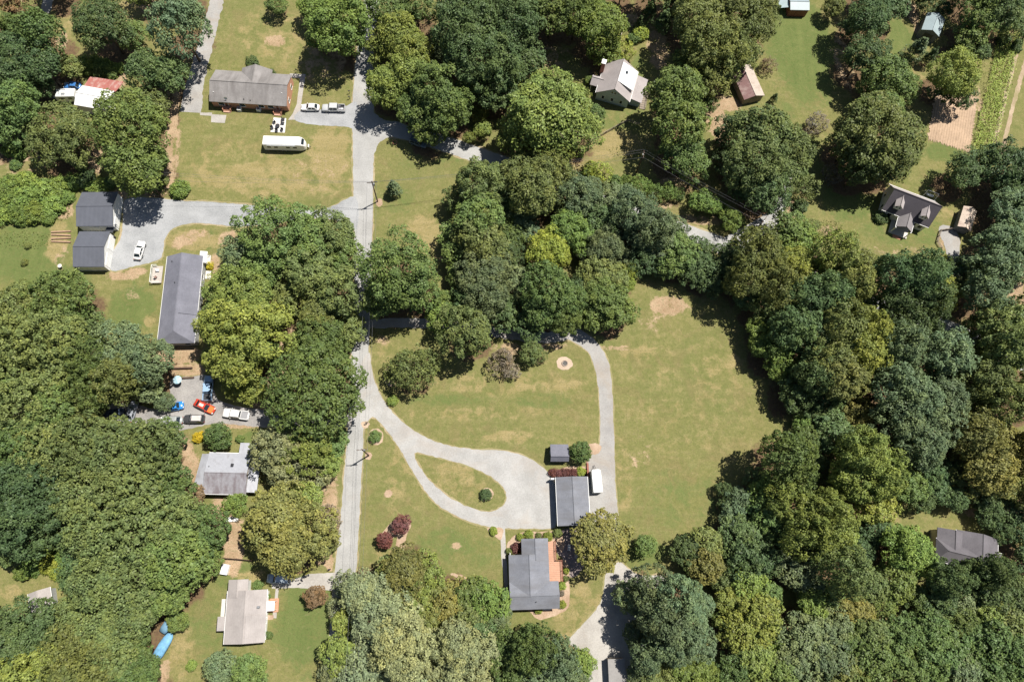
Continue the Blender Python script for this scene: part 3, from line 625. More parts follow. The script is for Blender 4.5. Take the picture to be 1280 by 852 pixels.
def ground_mat():
    m, nt, b = newmat("lawn_and_soil"); v = worldpos(nt)
    big = noise(nt, v, 0.045, 5, 0.6, 0.4); mid = noise(nt, v, 0.35, 6, 0.65, 0.5); fine = noise(nt, v, 1.35, 5, 0.75); grit = noise(nt, v, 3.6, 3, 0.8)
    stk = noise(nt, worldpos(nt, (0.09, 0.55, 1), 0.16), 1.0, 5, 0.65); stk2 = noise(nt, worldpos(nt, (0.55, 0.05, 1), -0.06), 1.0, 4, 0.6)
    g0 = ramp(nt, math_(nt, 'ADD', math_(nt, 'MULTIPLY', math_(nt, 'ADD', noise(nt, v, 0.95, 5, 0.7), fine), 0.35), math_(nt, 'MULTIPLY', math_(nt, 'ADD', stk, mid), 0.15)), [(0.38, (0.118, 0.135, 0.040)), (0.50, (0.192, 0.186, 0.068)), (0.62, (0.310, 0.258, 0.126))])
    def chan(k, n, amt, lo=0.20, hi=0.60):
        a = N(nt, "ShaderNodeAttribute", attribute_name=k)
        e = math_(nt, 'ADD', a.outputs["Fac"], math_(nt, 'MULTIPLY', math_(nt, 'SUBTRACT', n, 0.5), amt * 2.6))
        return math_(nt, 'MULTIPLY', ramp(nt, e, [(lo, 0.0), (hi, 1.0)]), math_(nt, 'MINIMUM', math_(nt, 'MULTIPLY', a.outputs["Fac"], 5.0), 1.0))
    lush = ramp(nt, math_(nt, 'ADD', math_(nt, 'MULTIPLY', fine, 0.45), math_(nt, 'ADD', math_(nt, 'MULTIPLY', stk2, 0.2), math_(nt, 'MULTIPLY', mid, 0.35))), [(0.38, (0.085, 0.125, 0.035)), (0.62, (0.165, 0.188, 0.064))])
    dry = ramp(nt, math_(nt, 'ADD', math_(nt, 'MULTIPLY', fine, 0.6), math_(nt, 'MULTIPLY', stk, 0.4)), [(0.38, (0.215, 0.185, 0.070)), (0.62, (0.370, 0.290, 0.150))])
    dirt = ramp(nt, math_(nt, 'ADD', math_(nt, 'MULTIPLY', fine, 0.5), math_(nt, 'MULTIPLY', mid, 0.5)), [(0.38, (0.270, 0.180, 0.105)), (0.62, (0.480, 0.350, 0.235))])
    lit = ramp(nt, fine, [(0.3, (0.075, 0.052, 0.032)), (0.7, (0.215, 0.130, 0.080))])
    c = mixc(nt, math_(nt, 'MULTIPLY', ramp(nt, big, [(0.42, 0.0), (0.66, 0.7)]), 0.6), g0, lush)
    c = mixc(nt, math_(nt, 'MULTIPLY', ramp(nt, noise(nt, v, 0.11, 6, 0.7, 0.8), [(0.52, 0.0), (0.74, 0.7)]), 0.38), c, dry)
    c = mixc(nt, ramp(nt, noise(nt, v, 0.16, 4, 0.6, 1.2), [(0.50, 0.0), (0.68, 0.38)]), c, (0.225, 0.165, 0.085))
    c = mixc(nt, chan('lush', mid, 0.9), c, lush)
    c = mixc(nt, chan('dry', mid, 1.1), c, dry)
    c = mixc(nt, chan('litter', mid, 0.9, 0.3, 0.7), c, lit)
    c = mixc(nt, chan('dirt', math_(nt, 'ADD', math_(nt, 'MULTIPLY', mid, 0.6), math_(nt, 'MULTIPLY', fine, 0.4)), 1.3, 0.30, 0.58), c, dirt)
    # scattered bare scuffs and darker tufts
    c = mixc(nt, ramp(nt, noise(nt, v, 0.75, 5, 0.7, 0.3), [(0.60, 0.0), (0.74, 0.42)]), c, (0.34, 0.265, 0.155))
    c = mixc(nt, ramp(nt, fine, [(0.52, 0.0), (0.64, 0.60)]), c, (0.108, 0.118, 0.040))
    c = mixc(nt, ramp(nt, grit, [(0.48, 0.0), (0.66, 0.55)]), c, (0.105, 0.102, 0.044))
    L(nt, c, b.inputs["Base Color"]); b.inputs["Roughness"].default_value = 1.0; b.inputs["Specular IOR Level"].default_value = 0.1
    bump(nt, b, math_(nt, 'ADD', math_(nt, 'MULTIPLY', fine, 0.7), math_(nt, 'MULTIPLY', grit, 0.5)), 0.9, 0.22)
    return m
nxv, nyv = len(gx), len(gy)
gm = bpy.data.meshes.new("ground")
gm.vertices.add(nxv * nyv)
gm.vertices.foreach_set("co", np.stack([GX, GY, np.zeros_like(GX)], -1).astype(np.float32).ravel())
ii = np.arange(nxv * nyv).reshape(nyv, nxv)
q = np.stack([ii[:-1, :-1], ii[:-1, 1:], ii[1:, 1:], ii[1:, :-1]], -1).reshape(-1, 4)
gm.loops.add(q.size); gm.loops.foreach_set("vertex_index", q.astype(np.int32).ravel())
gm.polygons.add(len(q)); gm.polygons.foreach_set("loop_start", np.arange(0, q.size, 4, dtype=np.int32)); gm.polygons.foreach_set("loop_total", np.full(len(q), 4, dtype=np.int32))
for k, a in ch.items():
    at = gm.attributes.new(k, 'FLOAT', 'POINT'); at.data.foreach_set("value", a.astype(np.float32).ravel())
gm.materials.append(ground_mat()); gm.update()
go = bpy.data.objects.new("ground", gm); COL.objects.link(go); tag(go, kind='structure')

# ---------------------------------------------------------------- roads, drives, walks
GRAVEL = paving("pale_gravel", (0.315, 0.309, 0.296), (0.403, 0.397, 0.384), (0.347, 0.290, 0.239), patch=(0.46, 0.80))
ROADM = paving("chalky_asphalt", (0.298, 0.295, 0.285), (0.376, 0.373, 0.363), (0.324, 0.292, 0.253), crack=0.12, patch=(0.55, 0.85))
BLUEGR = paving("bluish_gravel", (0.259, 0.266, 0.272), (0.350, 0.356, 0.363), (0.337, 0.298, 0.259), patch=(0.6, 0.9))
ASPH = paving("worn_asphalt", (0.22, 0.21, 0.205), (0.33, 0.315, 0.30), (0.34, 0.27, 0.21), crack=0.12, patch=(0.5, 0.8))
DRIVE = paving("grey_drive", (0.279, 0.269, 0.259), (0.356, 0.347, 0.330), (0.298, 0.247, 0.194), crack=0.12, patch=(0.48, 0.75))
CONC = paving("concrete", (0.324, 0.304, 0.279), (0.415, 0.395, 0.363), (0.324, 0.272, 0.214), crack=0.08, patch=(0.55, 0.85))
MULCH = paving("tan_mulch", (0.320, 0.224, 0.152), (0.480, 0.368, 0.272), (0.272, 0.176, 0.112), patch=(0.45, 0.7))
DIRTM = paving("dirt_track", (0.304, 0.224, 0.152), (0.440, 0.344, 0.248), (0.240, 0.208, 0.096), patch=(0.42, 0.62))
VERGE = paving("dusty_verge", (0.28, 0.22, 0.125), (0.39, 0.32, 0.205), (0.20, 0.195, 0.075), patch=(0.40, 0.58))
_er = random.Random(3)
def smooth_closed(pts, sub=4):
    n = len(pts); out = []
    for i in range(n):
        p0, p1, p2, p3 = pts[i-1], pts[i], pts[(i+1) % n], pts[(i+2) % n]
        for k in range(sub):
            t = k / sub
            out.append(0.5 * ((2*p1) + (p2-p0)*t + (2*p0-5*p1+4*p2-p3)*t*t + (3*p1-p0-3*p2+p3)*t**3))
    return out
def ragged(pts, amp):
    out = []
    for i, p in enumerate(pts):
        q = pts[(i+1) % len(pts)]; d = (q - p); L_ = d.length; k = max(1, int(L_ / 0.6))
        nrm = Vector((-d.y, d.x, 0)).normalized() if L_ > 1e-6 else Vector((0, 0, 0))
        for j in range(k): out.append(p + d * (j / k) + nrm * _er.uniform(-amp, amp))
    return out
def offset_loop(w, d):
    area = sum(w[i].x*w[(i+1) % len(w)].y - w[(i+1) % len(w)].x*w[i].y for i in range(len(w))); sg = 1 if area > 0 else -1
    out = []
    for i, p in enumerate(w):
        t = (w[(i+1) % len(w)] - w[i-1]); n = Vector((t.y, -t.x, 0)).normalized() * sg; out.append(p + n * d * _er.uniform(0.3, 1.5))
    return out
def flat(name, loops, mat):
    o = mesh(name, [p for l in loops for p in l], tessellate_polygon(loops), mat); tag(o, kind='structure')
    bm = bmesh.new(); bm.from_mesh(o.data)
    for f in bm.faces:
        if f.normal.z < 0: f.normal_flip()
    bm.to_mesh(o.data); bm.free(); return o
def sheet(name, outline, z, mat, holes=(), smooth=True, amp=0.12, verge=0.0):
    if verge:
        lp = [offset_loop(smooth_closed([P(x, y) for x, y in poly], 6), verge if k == 0 else -verge) for k, poly in enumerate([outline, *holes])]
        flat("verge", [[Vector((p.x, p.y, z - 0.013)) for p in l] for l in lp], VERGE)
    loops = []
    for poly in [outline, *holes]:
        w = [P(x, y) for x, y in poly]
        if smooth: w = smooth_closed(w)
        if amp: w = ragged(w, amp)
        loops.append([Vector((p.x, p.y, z)) for p in w])
    tri = tessellate_polygon(loops)
    vs = [p for l in loops for p in l]
    o = mesh(name, vs, tri, mat); tag(o, kind='structure')
    me = o.data; bm = bmesh.new(); bm.from_mesh(me)
    for f in bm.faces:
        if f.normal.z < 0: f.normal_flip()
    bm.to_mesh(me); bm.free()
    return o
def ribbon(name, pts, z, mat, amp=0.10, verge=0.0):
    """pts: (px, py, width px); a strip along the line"""
    if verge: ribbon("verge", [(x, y, w + verge) for x, y, w in pts], z - 0.0085, VERGE, 0.22)
    c = [(P(x, y), w * MPP(x, y) * 0.5) for x, y, w in pts]
    l, r = [], []
    for i, (p, w) in enumerate(c):
        d = (c[min(i+1, len(c)-1)][0] - c[max(i-1, 0)][0]).normalized(); n = Vector((-d.y, d.x, 0))
        l.append(p + n*w); r.append(p - n*w)
    def dense(a):
        out = []
        for i in range(len(a) - 1):
            p0, p1, p2, p3 = a[max(i-1,0)], a[i], a[i+1], a[min(i+2, len(a)-1)]
            k = max(2, int((p2-p1).length / 0.7))
            for j in range(k):
                t = j / k; out.append(0.5*((2*p1)+(p2-p0)*t+(2*p0-5*p1+4*p2-p3)*t*t+(3*p1-p0-3*p2+p3)*t**3))
        return out + [a[-1]]
    l = dense(l); r = dense(r)
    jit = lambda a: [Vector((p.x + _er.uniform(-amp, amp), p.y + _er.uniform(-amp, amp), z)) for p in a]
    loop = jit(l) + jit(r)[::-1]
    o = mesh(name, loop, tessellate_polygon([loop]), mat); tag(o, kind='structure')
    bm = bmesh.new(); bm.from_mesh(o.data)
    for f in bm.faces:
        if f.normal.z < 0: f.normal_flip()
    bm.to_mesh(o.data); bm.free()
    return o
ribbon("road", [(468,-60,20),(466,-20,19),(463,15,19),(458,50,19),(455,90,23),(454,130,26),(454,170,26),(454,215,25),(454,250,24),(454,300,22),(453,350,21),(452,400,21),(450,440,21),(448,490,19),(445,530,20),(442,580,21),(438,640,23),(433,700,26),(428,750,26),(424,800,25),(420,852,25),(416,910,25)], 0.012, ROADM, verge=3.0)
ribbon("side_road", [(452,158,34),(474,161,24),(500,164,20),(530,172,21),(560,181,22),(600,195,22),(640,209,22),(700,232,20),(760,252,20),(810,270,20),(860,291,22),(905,308,24),(960,328,22),(1020,350,22),(1090,380,22),(1150,400,24),(1185,412,26),(1230,432,24),(1290,458,22),(1340,480,22)], 0.016, ROADM, verge=3.5)
sheet("road_corner", [(462,140),(480,150),(505,155),(508,172),(492,170),(480,174),(472,182),(467,194),(460,196),(456,170)], 0.0185, ROADM)
ribbon("lane", [(905,306,16),(935,292,20),(962,276,20),(975,258,14),(982,240,10),(986,220,8)], 0.020, ROADM)
sheet("gravel_apron", [(156,250),(185,247),(230,251),(270,253),(320,257),(370,263),(410,260),(444,246),(446,286),(420,276),(395,273),(350,278),(300,283),(250,279),(222,283),(207,296),(203,318),(196,326),(166,333),(140,338),(138,320),(150,300),(154,275)], 0.020, BLUEGR, verge=0.4)
sheet("parking_pad", [(374,139),(400,137),(430,134),(446,128),(446,160),(430,158),(400,157),(370,151)], 0.020, BLUEGR)
ribbon("gravel_drive", [(274,-40,15),(271,0,17),(265,25,17),(258,52,18),(250,82,20),(244,105,22),(238,141,27)], 0.020, DRIVE, 0.25)
ribbon("gravel_drive", [(64,-20,14),(59,5,13),(56,16,10)], 0.020, DRIVE, 0.25)
sheet("loop_drive", [(462,440),(465,464),(475,492),(491,515),(515,536),(548,553),(590,561),(630,563),(662,573),(683,588),(693,602),(696,630),(693,658),(668,660),(640,660),(610,658),(578,648),(548,631),(528,608),(511,580),(496,555),(480,534),(466,521),(452,530),(446,500),(450,460)], 0.024, GRAVEL,
      holes=[[(518,566),(545,571),(580,580),(608,592),(626,605),(633,618),(628,632),(612,639),(590,635),(565,623),(545,608),(529,590)]], verge=0.30)
sheet("long_drive", [(700,418),(712,408),(735,418),(752,436),(762,458),(766,500),(768,560),(769,600),(773,650),(768,680),(740,690),(736,640),(734,596),(733,580),(740,568),(749,560),(750,520),(748,485),(743,458),(735,440),(722,430)], 0.020, DRIVE, verge=0.25)
ribbon("shaded_lane", [(448,405,12),(480,404,12),(530,404,13),(580,408,13),(640,418,13),(680,422,14),(712,416,16)], 0.016, DRIVE, 0.2)
sheet("lower_drive", [(757,716),(765,706),(776,702),(788,712),(802,719),(828,719),(832,730),(810,736),(790,745),(800,770),(806,800),(800,870),(738,870),(740,820),(711,804),(725,784),(750,754),(755,730)], 0.020, CONC, verge=0.3)
sheet("parking_yard", [(214,474),(240,471),(262,470),(272,498),(300,508),(334,514),(336,533),(300,531),(268,529),(236,536),(205,540),(185,532),(150,532),(120,530),(125,506),(170,506),(200,512),(212,500)], 0.020, ASPH)
ribbon("parking_lane", [(325,523,16),(360,528,15),(400,528,15),(440,524,18)], 0.016, ASPH)
sheet("concrete_apron", [(372,722),(386,717),(420,715),(420,738),(400,737),(372,734),(340,735),(338,722)], 0.020, CONC, smooth=False, amp=0.05)
ribbon("front_walk", [(628,659,6),(629,680,6),(630,700,6),(632,720,5),(633,744,4)], 0.020, CONC, 0.04)
ribbon("front_walk", [(347,733,4),(345,750,4),(343,772,5)], 0.020, CONC, 0.04)
ribbon("front_walk", [(342,771,5),(332,771,6)], 0.028, MULCH, 0.04)
sheet("house_walk", [(362,92),(382,93),(378,120),(374,150),(360,150),(366,142),(371,130),(375,98),(363,97)], 0.016, CONC, smooth=False, amp=0.03)
sheet("step_pad", [(265,143),(283,144),(281,154),(264,153),(264,145),(250,144),(250,141),(265,141)], 0.016, CONC, smooth=False, amp=0.03)
sheet("yard_track", [(1176,282),(1190,284),(1200,300),(1196,330),(1186,332),(1182,310),(1174,290)], 0.016, DRIVE)
for pts in ([(690,600),(693,590),(706,584),(726,582),(735,588),(735,600),(712,596)], [(735,556),(747,554),(752,560),(746,567),(736,566)],
            [(636,690),(634,680),(642,670),(655,665),(680,664),(700,664),(706,676),(702,690),(690,676),(655,676),(648,690)],
            [(700,700),(710,704),(712,724),(711,756),(700,766),(676,774),(664,766),(660,758),(695,756),(698,728)],
            [(490,652),(508,648),(514,656),(508,668),(505,686),(494,686),(496,670),(478,682),(474,672)], [(609,660),(628,660),(626,674),(616,668)],
            [(480,462),(490,458),(494,480),(486,482),(479,474)], [(462,540),(470,535),(478,540),(478,552),(470,556),(462,552)], [(602,612),(612,610),(617,617),(612,625),(602,624)],
            [(563,716),(576,718),(590,724),(596,732),(586,730),(570,722)], [(484,612),(488,612),(490,617),(487,621),(482,620),(481,615)], [(452,528),(458,526),(462,530),(458,535),(453,534)],
            [(457,566),(463,565),(465,570),(462,574),(457,573)], [(470,250),(477,249),(478,256),(472,258)], [(722,590),(735,586),(735,596),(724,598)]):
    sheet("mulch_bed", pts, 0.032, MULCH, amp=0.1)
# ---------------------------------------------------------------- buildings
def frame(A, B, C, z):
    """eave corners A-B along the ridge, C on the far side, picked at eave height z -> centre, angle, length, width"""
    a, b, c = P(*A, z), P(*B, z), P(*C, z)
    d = b - a; Ln = d.length; u = d.normalized(); n = Vector((-u.y, u.x, 0)); W = (c - a).dot(n)
    o = a + u*Ln/2 + n*W/2; o.z = 0
    return o, math.atan2(u.y, u.x), Ln, abs(W)
SHS = shingle("slate_shingle", (0.149, 0.158, 0.184), (0.236, 0.245, 0.277), stain=(0.15, 0.15, 0.16))
SHD = shingle("charcoal_shingle", (0.128, 0.131, 0.159), (0.203, 0.205, 0.243))
SHG = shingle("weathered_shingle", (0.187, 0.176, 0.171), (0.297, 0.281, 0.275), stain=(0.143, 0.132, 0.127))
SHT = shingle("tan_grey_shingle", (0.297, 0.270, 0.259), (0.396, 0.363, 0.347))
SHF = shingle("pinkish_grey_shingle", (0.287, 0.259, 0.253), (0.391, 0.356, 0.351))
SHM = shingle("mottled_shingle", (0.165, 0.154, 0.160), (0.242, 0.226, 0.231))
MTD = metalroof("dark_ribbed_metal", (0.105, 0.112, 0.135), 1.1)
MTP = metalroof("pale_ribbed_metal", (0.34, 0.35, 0.385), 1.3, rust=(0.24, 0.235, 0.25), rustamt=0.25)
MTW = metalroof("white_ribbed_metal", (0.74, 0.74, 0.74), 0.8, rough=0.6)
MTR = metalroof("red_rusted_metal", (0.36, 0.13, 0.11), 1.6, rust=(0.45, 0.34, 0.30), rustamt=0.35)
MTB = metalroof("brown_rusted_metal", (0.19, 0.10, 0.095), 1.4, rust=(0.30, 0.22, 0.20), rustamt=0.4)
MTT = metalroof("tan_old_metal", (0.46, 0.39, 0.33), 1.4, rust=(0.30, 0.22, 0.17), rustamt=0.3)
MTC = metalroof("cream_metal", (0.62, 0.51, 0.42), 1.2, rust=(0.30, 0.20, 0.17), rustamt=0.42)
MTE = metalroof("teal_grey_metal", (0.30, 0.37, 0.39), 1.0)
BRICK = brickmat("orange_brick", (0.42, 0.19, 0.11), (0.58, 0.30, 0.19))
BRICKD = brickmat("red_brick", (0.20, 0.07, 0.05), (0.32, 0.13, 0.09))
SDW = siding("white_siding", (0.74, 0.74, 0.72)); SDB = siding("blue_grey_siding", (0.42, 0.50, 0.53)); SDG = siding("grey_siding", (0.34, 0.35, 0.35))
SDT = siding("tan_siding", (0.48, 0.42, 0.34)); SDR = siding("barn_red_siding", (0.22, 0.075, 0.05)); SDK = siding("dark_siding", (0.12, 0.13, 0.14)); SDN = siding("navy_siding", (0.09, 0.13, 0.19))
DECKW = plain("cedar_deck", (0.46, 0.26, 0.175), 0.8, 0.2, 2.0); GREYDECK = plain("grey_deck", (0.42, 0.38, 0.34), 0.8, 0.2, 2.0)
CONCP = plain("concrete_solid", (0.55, 0.52, 0.47), 0.9, 0.12, 1.5)

def gable(root, L_, W, he, hr, wallm, roofm, ov=0.35, cx=0.0, cy=0.0, turn=False, hip=(0, 0), roff=0.0, trim=None, walls=True, roofm2=None, zb=-0.15, wall_name="wall", open_ends=False, ovx=None):
    """gabled block: ridge along x (along y when turn); hip = how far each ridge end is pulled in"""
    T = (lambda x, y, z: (cx - y, cy + x, z)) if turn else (lambda x, y, z: (cx + x, cy + y, z))
    hl, h2 = L_/2, W/2
    rx0, rx1 = -hl + hip[0], hl - hip[1]
    f = MB().slab([T(-hl,-h2,he), T(hl,-h2,he), T(rx1,roff,hr), T(rx0,roff,hr)], 0.14).build("roof_slope", roofm, root)
    g = MB().slab([T(hl,h2,he), T(-hl,h2,he), T(rx0,roff,hr), T(rx1,roff,hr)], 0.14).build("roof_slope", roofm2 or roofm, root)
    if hip[0]: MB().slab([T(-hl,h2,he), T(-hl,-h2,he), T(rx0,roff,hr)], 0.14).build("roof_slope", roofm, root)
    if hip[1]: MB().slab([T(hl,-h2,he), T(hl,h2,he), T(rx1,roff,hr)], 0.14).build("roof_slope", roofm, root)
    MB().tube([T(rx0 + .02, roff, hr + 0.02), T(rx1 - .02, roff, hr + 0.02)], 0.10, 6).build("ridge_cap", roofm, root)
    if trim:
        for s in (-1, 1):
            y = s * h2
            MB().add([T(-hl, y + s*0.005, he - 0.20), T(hl, y + s*0.005, he - 0.20), T(hl, y + s*0.07, he - 0.20), T(-hl, y + s*0.07, he - 0.20),
                      T(-hl, y + s*0.005, he - 0.03), T(hl, y + s*0.005, he - 0.03), T(hl, y + s*0.09, he - 0.03), T(-hl, y + s*0.09, he - 0.03)],
                     [(0,3,2,1),(4,5,6,7),(0,1,5,4),(1,2,6,5),(2,3,7,6),(3,0,4,7)]).build("gutter", trim, root)
    if walls:
        wx, wy = hl - (ovx if ovx is not None else ov), h2 - ov
        sl = (hr - he) / (h2 + roff) ; sl2 = (hr - he) / (h2 - roff)
        zt = he + sl*ov - 0.17; zt2 = he + sl2*ov - 0.17; zr = hr - 0.17
        mb = MB()
        if hip[0] or hip[1]: zt = zt2 = he - 0.05
        ends = [(-wx, hip[0]), (wx, hip[1])]
        prof = lambda hp: [(-wy, zb), (wy, zb), (wy, zt2)] + ([] if hp else [(roff, zr)]) + [(-wy, zt)]
        a = [T(-wx, y, z) for y, z in prof(hip[0])]; b = [T(wx, y, z) for y, z in prof(hip[1])]
        if not open_ends: mb.add(a, [tuple(range(len(a)))]); mb.add(b, [tuple(range(len(b)))])
        mb.add([T(-wx,-wy,zb), T(wx,-wy,zb), T(wx,-wy,zt), T(-wx,-wy,zt)], [(0,1,2,3)])
        mb.add([T(-wx,wy,zb), T(wx,wy,zb), T(wx,wy,zt2), T(-wx,wy,zt2)], [(0,1,2,3)])
        mb.build(wall_name, wallm, root)
    return T, hl - (ovx if ovx is not None else ov), h2 - ov
def opening(root, T, side, wx, wy, u, z0, w, h, kind="window", fm=WHITE, pm=GLASS):
    """a window or door standing proud of a wall; side: f(-y) b(+y) l(-x) r(+x)"""
    def q(u_, d, z):
        return {'f': T(u_, -wy - d, z), 'b': T(u_, wy + d, z), 'l': T(-wx - d, u_, z), 'r': T(wx + d, u_, z)}[side]
    def slabq(a0, a1, b0, b1, d0, d1, name, m, par):
        vs = [q(a0,d0,b0), q(a1,d0,b0), q(a1,d0,b1), q(a0,d0,b1), q(a0,d1,b0), q(a1,d1,b0), q(a1,d1,b1), q(a0,d1,b1)]
        return MB().add(vs, [(0,3,2,1),(4,5,6,7),(0,1,5,4),(1,2,6,5),(2,3,7,6),(3,0,4,7)]).build(name, m, par)
    o = slabq(u - w/2, u + w/2, z0, z0 + h, -0.05, 0.05, kind, fm, root)
    if kind == "window":
        slabq(u - w/2 + .09, u + w/2 - .09, z0 + .09, z0 + h - .09, 0.0, 0.065, "pane", pm, o)
        slabq(u - w/2 - .06, u + w/2 + .06, z0 - .08, z0, -0.03, 0.11, "sill", fm, o)
    elif kind == "garage_door":
        n = 4; hh = (h - 0.1) / n
        for k in range(n): slabq(u - w/2 + .08, u + w/2 - .08, z0 + k*hh + .02, z0 + (k+1)*hh - .03, 0.02, 0.075, "panel", fm, o)
    else:
        slabq(u - w/2 + .1, u + w/2 - .1, z0 + .05, z0 + h - .1, 0.0, 0.07, "door_panel", pm, o)
        slabq(u + w/2 - .28, u + w/2 - .2, z0 + .95, z0 + 1.05, 0.06, 0.12, "handle", STEEL, o)
    return o
def pipes(root, spots, m=DARKMETAL):
    for (x, y, z) in spots: MB().cyl(x, y, z - 0.25, z + 0.35, 0.09, 0.09, 8).build("vent_pipe", m, root)

# --- brick ranch house
o, a, Ln, W = frame((261.4,126.8),(358.3,133),(266.1,87), 2.7)
h = empty("brick_house", o, a, "long brick ranch house with faded grey roof and two porch posts bays", "house")
T, wx, wy = gable(h, Ln, W, 2.7, 4.7, BRICK, SHG, 0.5, ovx=0.12)
T2, _, _ = gable(h, W*0.62, 7.6, 2.72, 4.45, BRICK, SHG, 0.4, cx=Ln*0.04, cy=W*0.25 + 0.5, turn=True)
h2 = [c for c in h.children if c.name.startswith("ridge_cap")]
for u in (-wx*0.75, -wx*0.2, wx*0.30, wx*0.55): opening(h, T, 'f', wx, wy, u, 0.9, 1.5, 1.2)
for u in (-wx*0.62, wx*0.72): opening(h, T, 'f', wx, wy, u, 0.15, 1.0, 2.05, "door", WHITE, plain("brown_door", (0.16,0.07,0.04)))
for u in (-2.0, 2.0): opening(h, T, 'r', wx, wy, u, 1.0, 1.1, 1.1)
for u in (-1.5, 2.5): opening(h, T, 'l', wx, wy, u, 1.0, 1.1, 1.1)
for u in (-wx*0.62, wx*0.72):
    for k in range(3): box("step", u-0.9, u+0.9, -wy-0.35-0.42*(k+1), -wy-0.06-0.42*k, -0.05, 0.62-0.19*k, BRICK, h)
    for s in (-1, 1): box("porch_rail", u+s*0.95-.05, u+s*0.95+.05, -wy-1.3, -wy-0.06, -0.05, 1.0, BRICK, h)
pipes(h, [(-wx*0.9, -W*0.28, 3.5), (wx*0.88, -W*0.2, 3.7)], WHITE); pipes(h, [(-1.0, -W*0.40, 3.05), (0.6, -W*0.42, 3.0)])
d = MB().cyl(-wx*0.56, -W*0.42, 2.9, 3.6, 0.04, 0.04, 6).build("dish_mast", STEEL, h)
MB().add([(-wx*0.56 + 0.45*math.cos(t), -W*0.42 - 0.25 + 0.1*math.sin(t), 3.65 + 0.42*math.sin(t)) for t in [k*0.5236 for k in range(12)]] + [(-wx*0.56, -W*0.42 - 0.08, 3.62)], [(k, (k+1) % 12, 12) for k in range(12)]).build("dish_bowl", WHITE, d)
for u in (-0.6, 4.1):
    bx = P(300 if u < 0 else 324, 138, 0)
    e = empty("air_conditioner", (bx.x, bx.y, 0), a, "white air conditioner unit before the brick house, " + ("by its mid wall" if u < 0 else "nearer the brick end wall steps"), "air conditioner")
    box("cabinet", -.5, .5, -.45, .45, 0, 0.85, WHITE, e); MB().cyl(0, 0, 0.85, 0.9, 0.36, 0.36, 14).build("fan_grille", STEEL, e)

# --- blue-grey farmhouse with white shed dormer
o, a, Ln, W = frame((787,127.6),(798,90),(743.5,118.7), 3.0)
h = empty("farmhouse", o, a, "blue grey farmhouse with steep roof, white sheet dormer and brick chimney", "house")
T, wx, wy = gable(h, Ln, W, 3.0, 6.2, SDB, SHF, 0.3, trim=WHITE)
MB().slab([(-Ln*0.22,-W/2+0.15,4.15),(Ln*0.40,-W/2+0.15,4.15),(Ln*0.40,-0.12,6.22),(-Ln*0.22,-0.12,6.22)], 0.12).build("dormer_roof", MTW, h)
MB().slab([(-Ln*0.20,-W/2+0.35,4.0),(Ln*0.38,-W/2+0.35,4.0),(Ln*0.38,-0.5,5.8),(-Ln*0.20,-0.5,5.8)], 0.75).build("dormer_wall", SDW, h)
box("skylight", Ln*0.12, Ln*0.20, -W*0.22, -W*0.12, 5.0, 5.6, GLASS, h)
MB().slab([(-Ln*0.38,-W/2-3.0,2.3),(Ln*0.40,-W/2-3.0,2.3),(Ln*0.40,-W/2+0.1,2.95),(-Ln*0.38,-W/2+0.1,2.95)], 0.12).build("lean_to_roof", SHF, h)
ln = box("lean_to_wall", -Ln*0.34, Ln*0.36, -W/2-2.7, -W/2+0.25, -0.1, 2.25, SDB, h)
for u in (-0.9, 0.9): opening(h, T, 'l', wx, wy, u*0.45, 3.9, 0.6, 0.9)
for u in (-2.4, 0.0, 2.4): opening(h, T, 'l', wx, wy, u, 1.0, 0.8, 1.3)
for u in (-3, 0, 3): opening(h, T, 'b', wx, wy, u, 0.9, 0.9, 1.3)
gable(h, 3.4, 3.2, 2.7, 3.9, SDW, SHF, 0.25, cx=-Ln*0.12, cy=W/2 + 0.3, turn=True, walls=False)
for s in (-1.3, 1.3): MB().cyl(-Ln*0.12 + s, W/2 + 1.7, 0, 2.65, 0.09, 0.09, 8).build("porch_post", WHITE, h)
ck = box("chimney", Ln*0.16, Ln*0.28, W/2 - 0.35, W/2 + 0.55, -0.1, 6.3, BRICKD, h)
box("chimney_cap", Ln*0.16 - .12, Ln*0.28 + .12, W/2 - 0.47, W/2 + 0.67, 6.3, 6.5, WHITE, ck)
r = P(804, 126); e = empty("wooden_ramp", (r.x, r.y, 0), a - math.pi/2 + 0.12, "weathered wooden ramp beside the blue grey farmhouse lean-to", "ramp")
for k in range(9): box("plank", -0.75, 0.75, -2.7 + k*0.6, -2.7 + k*0.6 + 0.56, 0.10 + k*0.06, 0.16 + k*0.06, GREYWOOD, e)
for s in (-1, 1): MB().tube([(s*0.78, -2.7, 0.9), (s*0.78, 2.7, 1.5)], 0.05).tube([(s*0.78,-2.6,0),(s*0.78,-2.6,0.9)],0.05).tube([(s*0.78,0,0),(s*0.78,0,1.2)],0.05).tube([(s*0.78,2.6,0),(s*0.78,2.6,1.5)],0.05).build("handrail", GREYWOOD, e)

